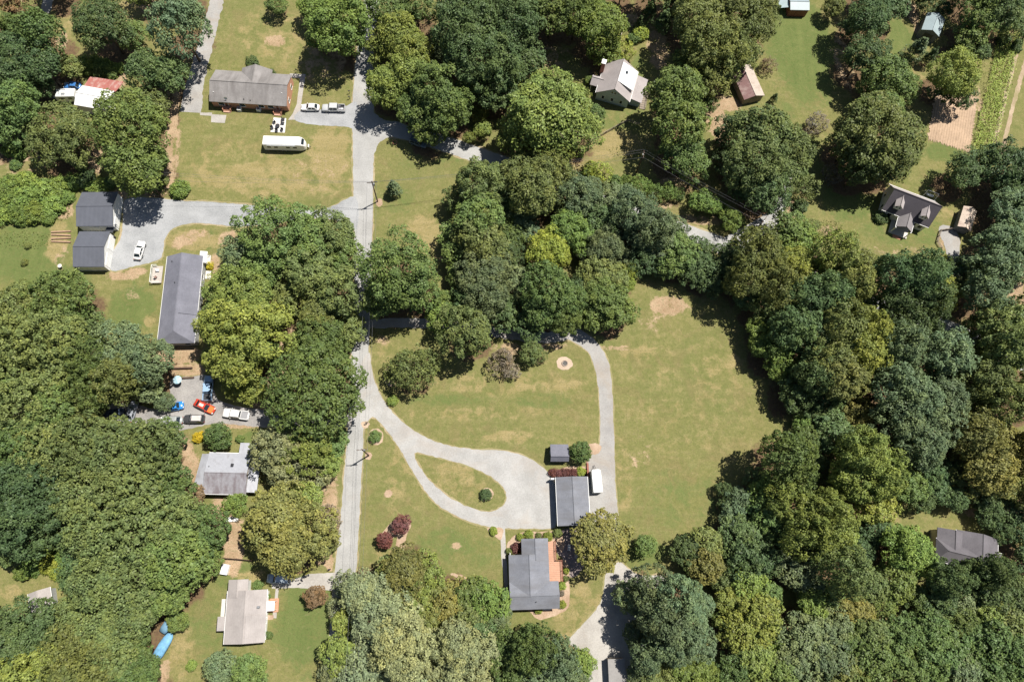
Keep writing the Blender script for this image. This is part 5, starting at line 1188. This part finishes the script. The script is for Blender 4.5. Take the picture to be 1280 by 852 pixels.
def cabin(par, x0, x1, t0, t1, zb, zt, hw, htw, paint):
    B_ = [(x0,-hw,zb),(x1,-hw,zb),(x1,hw,zb),(x0,hw,zb)]; T_ = [(t0,-htw,zt),(t1,-htw,zt),(t1,htw,zt),(t0,htw,zt)]
    mb = MB().add(B_ + T_, [(0,1,5,4),(1,2,6,5),(2,3,7,6),(3,0,4,7),(4,5,6,7)])
    mb.build("cabin", paint, par)
    V = [Vector(p) for p in B_ + T_]
    def glass(a, b, c, d, name, i0=.08, i1=.92, j0=.08, j1=.9):
        pt = lambda s, t: (V[a].lerp(V[b], s)).lerp(V[d].lerp(V[c], s), t)
        nrm = (V[b]-V[a]).cross(V[d]-V[a]).normalized()*0.018
        q = [pt(i0,j0)+nrm, pt(i1,j0)+nrm, pt(i1,j1)+nrm, pt(i0,j1)+nrm]
        q2 = [p - nrm*1.5 for p in q]
        MB().add(q + q2, [(0,1,2,3),(7,6,5,4),(0,4,5,1),(1,5,6,2),(2,6,7,3),(3,7,4,0)]).build(name, GLASS, par)
    glass(1,2,6,5,"windshield"); glass(3,0,4,7,"rear_window")
    for (a,b,c,d) in ((0,1,5,4),(2,3,7,6)): glass(a,b,c,d,"side_window",.10,.47,.12,.88); glass(a,b,c,d,"side_window",.53,.90,.12,.88)
    mb2 = MB().slab([(t0+.06,-htw+.05,zt+.035),(t1-.06,-htw+.05,zt+.035),(t1-.06,htw-.05,zt+.035),(t0+.06,htw-.05,zt+.035)], .03)
    mb2.build("roof_panel", paint, par)
HL = plain("lamp_clear", (0.75,0.77,0.78), 0.15, .05); TL = plain("lamp_red", (0.35,0.02,0.02), 0.2, .1)
def car(kind, px, py, deg, label, col, paint_name, length=None, metal=0.0, group=None):
    r = P(px, py, 0.6); e = empty({"sedan":"parked_car","suv":"parked_suv","pickup":"pickup_truck"}[kind], (r.x, r.y, 0.024), R_(deg), label, {"sedan":"car","suv":"car","pickup":"pickup truck"}[kind], group)
    pm = carpaint(paint_name, col, metal)
    if kind == "pickup":
        Lh, hw = (length or 5.7)/2, 0.97
        MB().loft([ring(-0.62*Lh+.55,hw*.98,.38,1.08), ring(.30*Lh,hw,.36,1.10), ring(.62*Lh,hw,.36,1.10), ring(.90*Lh,hw*.97,.38,1.04), ring(.985*Lh,hw*.88,.44,.94), ring(Lh,hw*.8,.5,.8)]).build("body", pm, e, True)
        xb = -0.62*Lh+.55
        cabin(e, xb+.02, .48*Lh, xb+.16, .30*Lh, 1.02, 1.78, hw*.93, hw*.76, pm)
        for s in (-1, 1): box("bed_side", -Lh+.06, xb-.005, s*hw-(.14 if s>0 else 0), s*hw+(0.14 if s<0 else 0), .42, 1.08, pm, e)
        box("tailgate", -Lh, -Lh+.055, -hw+.02, hw-.02, .45, 1.08, pm, e); box("bed_floor", -Lh+.06, xb-.005, -hw+.145, hw-.145, .5, .62, DARKMETAL, e)
        box("bumper", -Lh-.14, -Lh-.005, -hw*.9, hw*.9, .42, .6, STEEL, e)
        xs = (-.60*Lh, .62*Lh); zz = .8
    else:
        Lh, hw = (length or (4.75 if kind == "sedan" else 4.7))/2, 0.9 if kind == "sedan" else 0.94
        zt = .92 if kind == "sedan" else 1.02
        MB().loft([ring(-Lh,hw*.72,.42,zt-.2), ring(-.96*Lh,hw*.88,.34,zt-.02), ring(-.75*Lh,hw*.97,.30,zt+.03), ring(.1*Lh,hw,.28,zt+.02), ring(.5*Lh,hw,.28,zt), ring(.82*Lh,hw*.95,.30,zt-.10), ring(.96*Lh,hw*.8,.34,zt-.2), ring(Lh,hw*.62,.42,zt-.32)]).build("body", pm, e, True)
        if kind == "sedan": cabin(e, -.80*Lh, .44*Lh, -.48*Lh, .10*Lh, zt-.04, 1.45, hw*.93, hw*.70, pm)
        else: cabin(e, -.95*Lh, .46*Lh, -.84*Lh, .18*Lh, zt-.04, 1.72, hw*.94, hw*.78, pm)
        if kind == "suv":
            for s in (-1, 1): MB().tube([(-.7*Lh, s*hw*.66, 1.84),(.1*Lh, s*hw*.66, 1.84)], .03, 5).build("roof_rail", DARKMETAL, e)
        xs = (-.58*Lh, .60*Lh); zz = .66
    for x in xs:
        for s in (-1, 1): wheel(e, x, s*(hw-.09), .36 if kind == "pickup" else .33)
    for s in (-1, 1):
        box("headlight", .90*Lh, .975*Lh, s*hw*.62-.15, s*hw*.62+.15, zz, zz+.15, HL, e)
        box("taillight", -Lh-.012, -Lh+.10, s*hw*.70-.10, s*hw*.70+.10, zz, zz+.2, TL, e)
        box("mirror", .30*Lh, .34*Lh, s*hw*1.02-.02, s*hw*1.02+s*.16+.02 if s > 0 else s*hw*1.02+.02, 1.0, 1.14, pm, e) if s > 0 else box("mirror", .30*Lh, .34*Lh, -hw*1.02-.18, -hw*1.02+.02, 1.0, 1.14, pm, e)
    return e
car("sedan", 388, 134.5, 180, "white sedan parked next to the concrete walk of the brick house", (.74,.74,.73), "white_car", 4.6)
car("pickup", 417, 135.5, 180, "silver pickup truck with cluttered bed on the brick house pad", (.55,.56,.56), "silver_car", 5.7, .2)
car("sedan", 174.5, 313, 84, "white sedan alone on the gravel apron of the garages", (.76,.76,.76), "white_car")
car("suv", 523, 178.5, -22, "dark slate car in tree shade at the side road fork", (.10,.14,.17), "slate_car", 4.6)
car("pickup", 260.5, 485, 92, "light blue pickup truck with open dark bed in the parking yard", (.30,.44,.62), "light_blue_car", 5.6, .1)
car("sedan", 256, 508, -26, "orange hooded red car parked askew in the parking yard", (.52,.045,.02), "red_car", 4.9)
car("pickup", 295, 517.5, 172, "white pickup truck with grey bed leaving the parking yard", (.72,.72,.71), "white_car", 5.5)
car("suv", 243, 523.5, 180, "black wagon with pale roof in the parking yard", (.05,.05,.055), "black_car", 4.5)
car("sedan", 215, 525, 180, "silver car partly under branches in the parking yard", (.36,.38,.37), "grey_car", 4.7, .2)
car("sedan", 91, 107.5, 178, "blue car tucked between the workshop and travel trailer", (.04,.16,.42), "blue_car", 4.3)
car("suv", 142, 517, 10, "dark blue car hidden in deep tree shade of the yard", (.05,.07,.11), "dark_blue_car", 4.6)
car("sedan", 165, 514, 80, "grey car nose out in deep tree shade of the yard", (.30,.32,.36), "dim_grey_car", 4.6)
car("suv", 349, 723, 176, "silver blue car under branches at the end of the concrete apron", (.45,.52,.58), "ice_car", 4.9, .2)
ro = P(251, 505, 0); 
# orange bonnet of the askew red car
for o_ in COL.objects:
    if o_.get("label", "").startswith("orange hooded"):
        Lh = 2.45
        MB().add([(.46*Lh,-.74,.945),(.88*Lh,-.66,.84),(.88*Lh,.66,.84),(.46*Lh,.74,.945),(.46*Lh,-.74,.90),(.88*Lh,-.66,.80),(.88*Lh,.66,.80),(.46*Lh,.74,.90)],
                 [(0,1,2,3),(7,6,5,4),(0,4,5,1),(1,5,6,2),(2,6,7,3),(3,7,4,0)]).build("bonnet", carpaint("orange_paint", (.62,.16,.03)), o_)["label"] = "orange bonnet"
        MB().slab([(-.42*Lh,-.3,1.50),(.0,-.3,1.50),(.0,.3,1.50),(-.42*Lh,.3,1.50)], .02).build("sunroof", plain("pale_panel", (.45,.5,.45)), o_)
    if o_.get("label", "").startswith("black wagon"):
        Lh = 2.25; MB().slab([(-.80*Lh,-.62,1.79),(.08*Lh,-.62,1.79),(.08*Lh,.62,1.79),(-.80*Lh,.62,1.79)], .03).build("roof_sheet", plain("pale_roof", (.5,.46,.44)), o_)
    if o_.get("label", "").startswith("silver pickup"):
        for i, (x, y) in enumerate(((-2.2,.3),(-1.5,-.35),(-1.7,.45))):
            q = box("bed_load", x-.3, x+.3, y-.2, y+.2, .621, .95 + .1*i, plain(f"load{i}", [(.6,.6,.6),(.1,.1,.12),(.4,.4,.42)][i]), o_)
    if o_.get("label", "").startswith("white pickup"):
        box("bed_cover", -2.68, -1.24, -.8, .8, .9, .98, plain("grey_cover", (.24,.24,.25)), o_)

def trailer(name, px, py, deg, Ln, Wd, Ht, label, cat, travel=False):
    r = P(px, py, Ht*0.6); e = empty(name, (r.x, r.y, 0.024), R_(deg), label, cat)
    hl, hw = Ln/2, Wd/2; z0 = .55
    def rg(x, k, zt): return [(x,-hw*k,z0),(x,-hw*k,zt-.18),(x,-hw*k*.88,zt),(x,hw*k*.88,zt),(x,hw*k,zt-.18),(x,hw*k,z0)]
    if travel: MB().loft([rg(-hl,.97,Ht-.06), rg(-hl+.1,1,Ht), rg(hl-1.5,1,Ht), rg(hl-.8,.94,Ht-.15), rg(hl-.3,.78,Ht-.6), rg(hl,.55,Ht-1.3)]).build("body", WHITE, e)
    else: MB().loft([rg(-hl,.98,Ht-.05), rg(-hl+.08,1,Ht), rg(hl-.4,1,Ht), rg(hl-.1,.82,Ht-.08), rg(hl,.5,Ht-.2)]).build("body", WHITE, e)
    for k, s in enumerate((-1, 1)):
        MB().tube([(hl-.4, s*hw*.55, .5),(hl+1.1, 0, .5)], .05).build("hitch_arm", DARKMETAL, e)
        for x in (-.5, .38): wheel(e, x - .3, s*(hw-.13), .33)
        if travel:
            for x in (-hl+1.3, -hl+3.0, .9, 2.6):
                q = box("window", x-.45, x+.45, s*hw-.03 if s > 0 else s*hw-.02, s*hw+.02 if s > 0 else s*hw+.03, 1.5, 2.1, GLASS, e)
    if travel:
        MB().add([(hl-.78,-hw*.70,Ht-.14),(hl-.28,-hw*.6,Ht-.62),(hl-.28,hw*.6,Ht-.62),(hl-.78,hw*.70,Ht-.14),(hl-.74,-hw*.70,Ht-.08),(hl-.22,-hw*.6,Ht-.57),(hl-.22,hw*.6,Ht-.57),(hl-.74,hw*.70,Ht-.08)],
                 [(0,3,2,1),(4,5,6,7),(0,1,5,4),(1,2,6,5),(2,3,7,6),(3,0,4,7)]).build("front_window", GLASS, e)
        MB().tube([(-hl+1, -hw-.10, Ht-.3),(hl-2.2, -hw-.10, Ht-.3)], .09).build("awning_roll", plain("grey_awning", (.42,.44,.46)), e)
        for x in (.35, -.35): MB().cyl(hl+.55, x*.6, .5, 1.05, .17, .17, 10).build("gas_bottle", WHITE, e)
        box("roof_unit", -.5, .4, -.35, .35, Ht-.005, Ht+.28, WHITE, e)
    else:
        box("rear_door", -hl-.04, -hl-.004, -hw*.85, hw*.85, .65, Ht-.25, plain("trailer_door", (.62,.62,.61)), e)
    return e
trailer("travel_trailer", 356, 179, -1, 10.0, 2.5, 3.0, "long white travel trailer with dark front window on the lawn", "trailer", True)
trailer("cargo_trailer", 745.5, 601, 93, 4.9, 2.1, 2.3, "white enclosed cargo trailer parked beside the slate roofed garage", "trailer")
t = trailer("travel_trailer", 82, 119, 183, 5.2, 2.3, 2.7, "small white travel trailer with grey roof hatch by the workshop", "trailer", True)
box("roof_hatch", -.5, .5, -.9, .9, 2.705, 2.76, plain("grey_hatch", (.28,.29,.31)), t)

def boat(name, px, py, deg, Ln, Wd, label, tarp):
    r = P(px, py, .6); e = empty(name, (r.x, r.y, 0), R_(deg), label, "boat")
    hl, hw = Ln/2, Wd/2
    def rg(x, k, zt): return [(x,-hw*k*.6,.45),(x,-hw*k,.95),(x,-hw*k*.8,zt-.1),(x,0,zt),(x,hw*k*.8,zt-.1),(x,hw*k,.95),(x,hw*k*.6,.45)]
    MB().loft([rg(-hl,.85,1.2), rg(-hl*.6,1,1.45), rg(0,1,1.6), rg(hl*.5,.92,1.42), rg(hl*.85,.7,1.25), rg(hl,.35,1.12)]).build("tarp_cover", tarp, e, True)
    box("trailer_frame", -hl*.8, hl+.9, -.06, .06, .32, .44, STEEL, e)
    for s in (-1, 1): wheel(e, -hl*.3, s*(hw*.75), .3, .2)
BLUET = plain("blue_tarp", (.15,.34,.52), .6, .45, 2.5)
boat("tarped_boat", 205.5, 806, 62, 5.0, 2.1, "boat on a trailer under bright blue tarp at the lawn edge", BLUET)
boat("tarped_boat", 212, 778, 58, 4.0, 1.8, "boat under dusty blue cover deep in the wood's shade", plain("dusty_blue_tarp", (.16,.30,.42), .6, .2, 2.0))

# ---------------------------------------------------------------- small things
def canopyish(name, px, py, deg, x, y, z, label, cat, m):
    r = P(px, py); e = empty(name, (r.x, r.y, 0), R_(deg), label, cat)
    return e
r = P(226, 477); e = empty("patio_umbrella", (r.x, r.y, 0), 0, "light blue round umbrella at the back of the parking yard", "umbrella")
n = 10; rr = 0.95
for k in range(n):
    a0, a1 = 2*math.pi*k/n, 2*math.pi*(k+1)/n
    MB().slab([(rr*math.cos(a0),rr*math.sin(a0),1.9),(rr*math.cos(a1),rr*math.sin(a1),1.9),(0,0,2.35)], .02).build("canopy_panel", plain("aqua_cloth" if k % 2 else "pale_aqua_cloth", (.30,.46,.54) if k % 2 else (.42,.56,.62)), e)
MB().cyl(0,0,0,2.3,.025,.025,8).build("pole", STEEL, e); MB().cyl(0,0,0,.1,.25,.2,12).build("base", CONCP, e)
car("sedan", 221, 507.5, 12, "bright blue small car under branches in the parking yard", (.02,.20,.55), "bright_blue_car", 3.0)
def jon(px, py, deg, label):
    r = P(px, py); e = empty("upturned_boat", (r.x, r.y, 0), R_(deg), label, "boat")
    def rg(x, k, z): return [(x,-.55*k,.05),(x,-.42*k,z),(x,.42*k,z),(x,.55*k,.05)]
    MB().loft([rg(-1.5,.85,.38), rg(-1.2,1,.45), rg(.8,1,.45), rg(1.5,.5,.3)]).build("hull", WHITE, e)
    for s in (-.2, .2): MB().tube([(-1.3,s,.47),(.9,s,.47)], .025, 5).build("keel_strip", STEEL, e)
jon(289, 649, 0, "white upturned boat on bare soil before the metal roofed house")
r = P(283, 711); e = empty("storage_box", (r.x, r.y, 0), R_(80), "white storage box at the wood edge by the tan roofed house", "storage box")
box("body", -.95,.95,-.65,.65,0,.95,WHITE,e); MB().slab([(-1.0,-.7,1.03),(1.0,-.7,1.03),(1.0,.7,1.1),(-1.0,.7,1.1)], .08).build("lid", plain("pale_lid",(.68,.68,.70)), e)
# patio with chairs by the travel trailer
pad = sheet("concrete_patio", [(342,147),(358,148),(356,166),(338,165)], 0.020, paving("white_concrete", (.60,.58,.56),(.72,.70,.68),(.5,.45,.4)), smooth=False, amp=0.03)
CH = [(340.5,161,0.4,"low dark chair at the patio corner by the trailer"),(346,164.5,0.1,"dark chair beside the fire bowl facing the trailer"),(352.5,163.5,-0.3,"dark chair at the patio edge by the trailer"),(354,155,1.4,"dark chair along the patio side by the drive"),(354.5,150,1.6,"dark chair near the brick house steps on the patio"),(343,154,-0.8,"dark folded lounger lying on the white patio")]
for (x, y, rz, lb) in CH:
    r = P(x, y); q = empty("patio_chair", (r.x, r.y, 0.021), rz, lb, "chair")
    box("seat", -.35,.35,-.33,.33,.36,.41,DARKMETAL,q); box("backrest", -.35,.35,.28,.34,.42,.95,DARKMETAL,q)
    for sx in (-.3,.3):
        for sy in (-.28,.28): MB().cyl(sx,sy,0,.36,.022,.022,6).build("leg", DARKMETAL, q)
r = P(347.5, 158.5); q = empty("fire_bowl", (r.x, r.y, 0.021), 0, "round dark fire bowl on the white patio", "fire bowl")
MB().cyl(0,0,.2,.5,.35,.55,16).build("bowl", DARKMETAL, q)
for k in range(3): MB().tube([(.3*math.cos(k*2.1),.3*math.sin(k*2.1),.25),(.45*math.cos(k*2.1),.45*math.sin(k*2.1),0)], .025, 5).build("leg", DARKMETAL, q)
# fire ring on the lawn
sheet("fire_ring_sand", [(696,451),(701,446),(708,446),(714,450),(716,456),(711,461),(703,462),(697,458)], 0.016, paving("sand", (.40,.30,.22),(.52,.41,.32),(.45,.35,.26)), amp=0.08)
r = P(706, 454); e = empty("fire_ring", (r.x, r.y, 0), 0, "stone ringed fire pit on the lawn inside the long drive's bend", "fire pit")
for k in range(14):
    a0 = 2*math.pi*k/14; mbx = MB().box(-.14,.14,-.1,.1,0,.2)
    b_ = mbx.build("stone", plain("ring_stone", (.30,.24,.2), .9, .3), e); b_.location = (.62*math.cos(a0), .62*math.sin(a0), 0); b_.rotation_euler = (0,0,a0+1.57)
MB().cyl(0,0,0.02,.05,.5,.5,14).build("ash", plain("ash", (.06,.055,.05)), e)
r = P(493.5, 178); e = empty("fire_ring", (r.x, r.y, 0), 0, "small brick ring on the lawn at the road fork", "fire pit")
for k in range(12):
    a0 = 2*math.pi*k/12; b_ = MB().box(-.14,.14,-.09,.09,0,.12).build("brick", BRICK, e); b_.location = (.55*math.cos(a0), .55*math.sin(a0), 0); b_.rotation_euler = (0,0,a0+1.57)
# rain barrel by the garages, logs by the thicket, bee box
r = P(143, 297.5); e = empty("black_barrel", (r.x, r.y, 0.02), 0, "black open barrel against the garage nearer the lawn", "barrel")
MB().cyl(0,0,0,.9,.42,.42,14).build("shell", DARKMETAL, e); MB().cyl(0,0,.82,.905,.33,.33,14).build("water", plain("dark_water",(.03,.035,.04),.1), e)
LOGS = [(-.6,.0),(-.2,.03),(.25,0),(.65,.02)]
for i, (dy, _) in enumerate(LOGS):
    r = P(77, 290 + i*4.2); q = empty("cut_log", (r.x, r.y, 0), 0.05*(-1)**i, ["tan cut log touching the thicket side of the row of four","second tan cut log of four, counted from the thicket","third tan cut log of four, counted from the thicket","last tan cut log of four, on the open lawn side"][i], "log", "cut logs in a row")
    MB().tube([(-2.2,0,.2),(2.2,0.05,.2)], .2, 8).build("bark_log", plain("cut_log_wood", (.36,.24,.16), .9, .3), q)
r = P(77.5, 334); e = empty("bird_bath", (r.x, r.y, 0), 0, "pale stone bird bath on the lawn beside the garages", "bird bath")
MB().cyl(0,0,0,.75,.16,.12,10).build("pedestal", CONCP, e); MB().cyl(0,0,.75,.92,.2,.48,16).build("bowl", CONCP, e)
GB = ((73, 350),(79,343))
for i, (x, y) in enumerate(GB):
    r = P(x, y); o_ = plant(x, y, 3.0, 'B', 'd', f"tiny dark shrub {'below' if i == 0 else 'right beside'} the stone bird bath")
for i, (x, y) in enumerate(((30,328),(35,307),(28,352))): plant(x, y, 4.5, 'B', 'o', ["tiny olive shrub between two others on the lawn by the garages","tiny olive shrub on the lawn, closest to the cut logs","tiny olive shrub on the lawn, closest to the big wood"][i])["group"] = "young shrubs on the lawn"
# plant pots along the road edge
for (x, y, lb) in ((437,117,"black mailbox post at the road edge by the brick house drive"),(437,124,"second black post at the road edge by the brick house drive"),(413,711,"black mailbox post beside the concrete apron"),(459,529,"small mailbox post in mulch at the driveway mouth")):
    r = P(x, y); e = empty("mailbox", (r.x, r.y, 0), 0.2, lb, "mailbox")
    box("post", -.06,.06,-.06,.06,0,1.0,DARKMETAL,e); MB().loft([[(-.28,.12*c_, 1.0+.1*s_+.1) for c_, s_ in [(math.cos(k*.785), math.sin(k*.785)) for k in range(8)]], [(.28,.12*c_, 1.0+.1*s_+.1) for c_, s_ in [(math.cos(k*.785), math.sin(k*.785)) for k in range(8)]]]).build("box", DARKMETAL, e)

# ---------------------------------------------------------------- fences and walls
def rail_fence(pts, label, m=GREYWOOD, hgt=1.2, span=2.4, rails=3, name="rail_fence"):
    w = [P(x, y) for x, y in pts]; e = empty(name, w[0], 0, label, "fence")
    for i in range(len(w) - 1):
        d = w[i+1] - w[i]; k = max(1, round(d.length/span)); a0 = math.atan2(d.y, d.x)
        for j in range(k + (1 if i == len(w)-2 else 0)):
            q = w[i] + d*(j/k) - w[0]; b_ = MB().box(-.08,.08,-.08,.08,-.1,hgt).build("post", m, e); b_.location = (q.x, q.y, 0); b_.rotation_euler = (0,0,a0)
        for j in range(k):
            q0 = w[i] + d*(j/k) - w[0]; q1 = w[i] + d*((j+1)/k) - w[0]
            for r_ in range(rails):
                z = hgt*(r_+.75)/rails; MB().tube([(q0.x,q0.y,z),(q1.x,q1.y,z)], .06, 5).build("rail", m, e)
    return e
rail_fence([(733,181),(748,172),(766,162),(784,152),(799,157)], "weathered split rail fence below the blue grey farmhouse")
rail_fence([(775,51),(779,32),(784,24)], "short pale board fence behind the blue grey farmhouse", plain("pale_board", (.5,.44,.36)))
rail_fence([(1188,287),(1174,289),(1170,303),(1175,311)], "short rail fence beside the carport drive", GREYWOOD, 1.0, 2.0)
rail_fence([(280,697),(296,698),(316,700)], "dark rail fence across bare soil above the tan roofed house", POLEWOOD, 1.1)
def low_wall(p0, p1, label, m, hgt=.7, th=.3):
    a0, b0 = P(*p0), P(*p1); d = b0 - a0; e = empty("retaining_wall", a0, math.atan2(d.y, d.x), label, "wall")
    n_ = max(2, int(d.length/1.2))
    for c_ in range(2):
        for k in range(n_):
            x0 = k*d.length/n_ + (.3 if c_ else 0); x1 = min(d.length, (k+1)*d.length/n_ + (.3 if c_ else 0) - .02)
            if x1 > x0: box("timber", x0, x1, -th/2, th/2, c_*hgt/2 - (.1 if c_ == 0 else 0), (c_+1)*hgt/2 - .012, m, e)
low_wall((208,461),(241,460), "long timber retaining wall in front of the long dark roofed house", POLEWOOD)
low_wall((223,473),(243,472), "short timber kerb wall at the back of the parking yard", POLEWOOD, .5)
low_wall((734,577),(735,596), "red timber border wall between garden bed and garage drive", BRICKD, .5, .4)

# ---------------------------------------------------------------- utility poles and wires
POLES = [((472,252), 9.5, "utility pole by the road opposite the garages' gravel apron", .1), ((461,569), 9.3, "utility pole by the road at the loop drive's triangle lawn", .05), ((200,243), 9.0, "utility pole at the gravel apron's grassy edge", 1.45),
         ((939,294), 8.5, "utility pole beside the lane near the side road", .9), ((795,216), 9.0, "utility pole in the scrub below the rail fence", 1.4)]
tops = []
for (q, hgt, lb, az) in POLES:
    r = P(*q); e = empty("utility_pole", r, az, lb, "utility pole")
    MB().cyl(0,0,-.3,hgt,.17,.11,10).build("shaft", POLEWOOD, e)
    box("crossarm", -1.2,1.2,-.06,.06,hgt-.55,hgt-.42,POLEWOOD,e)
    for x in (-1.1,-.4,.4,1.1): MB().cyl(x,0,hgt-.42,hgt-.25,.05,.04,8).build("insulator", WHITE, e)
    MB().cyl(.32,0,hgt-1.9,hgt-1.1,.22,.22,12).build("transformer", STEEL, e)
    tops.append((r, hgt, az))
WIRE = plain("wire_metal", (.16,.16,.17), .5)
def wires(i, j, lb, offs=(-1.1,.4,1.1), end=None):
    r0, h0, a0 = tops[i]
    if end is None: r1, h1, a1 = tops[j]
    else: r1, h1, a1 = end
    o_ = None; mb = MB()
    for k in offs:
        p0 = r0 + Vector((k*math.cos(a0), k*math.sin(a0), h0-.22)); s = 1 if math.cos(a0-a1) > 0 else -1
        p1 = r1 + Vector((s*k*math.cos(a1), s*k*math.sin(a1), h1-.22)); d = (p1-p0).length
        mb.tube([p0.lerp(p1, t/14) - Vector((0,0, 4*(t/14)*(1-t/14)*d*.018)) for t in range(15)], .018, 4)
    o_ = mb.build("power_line", WIRE); tag(o_, lb, "power line"); return o_
wires(2, 0, "power wires crossing the lawn from gravel apron to the road pole")
wires(0, 1, "power wires following the road between the two road poles")
wires(1, 0, "power wires following the road down towards the concrete apron", end=(P(446,905), 9.3, .05))
wires(0, 4, "power wires crossing the fork lawn towards the scrub pole")
wires(4, 3, "power wires above the scrub bank to the lane pole")
wires(3, 4, "power wires from the lane pole across the dense wood", end=(P(1300,400), 8.5, .9))
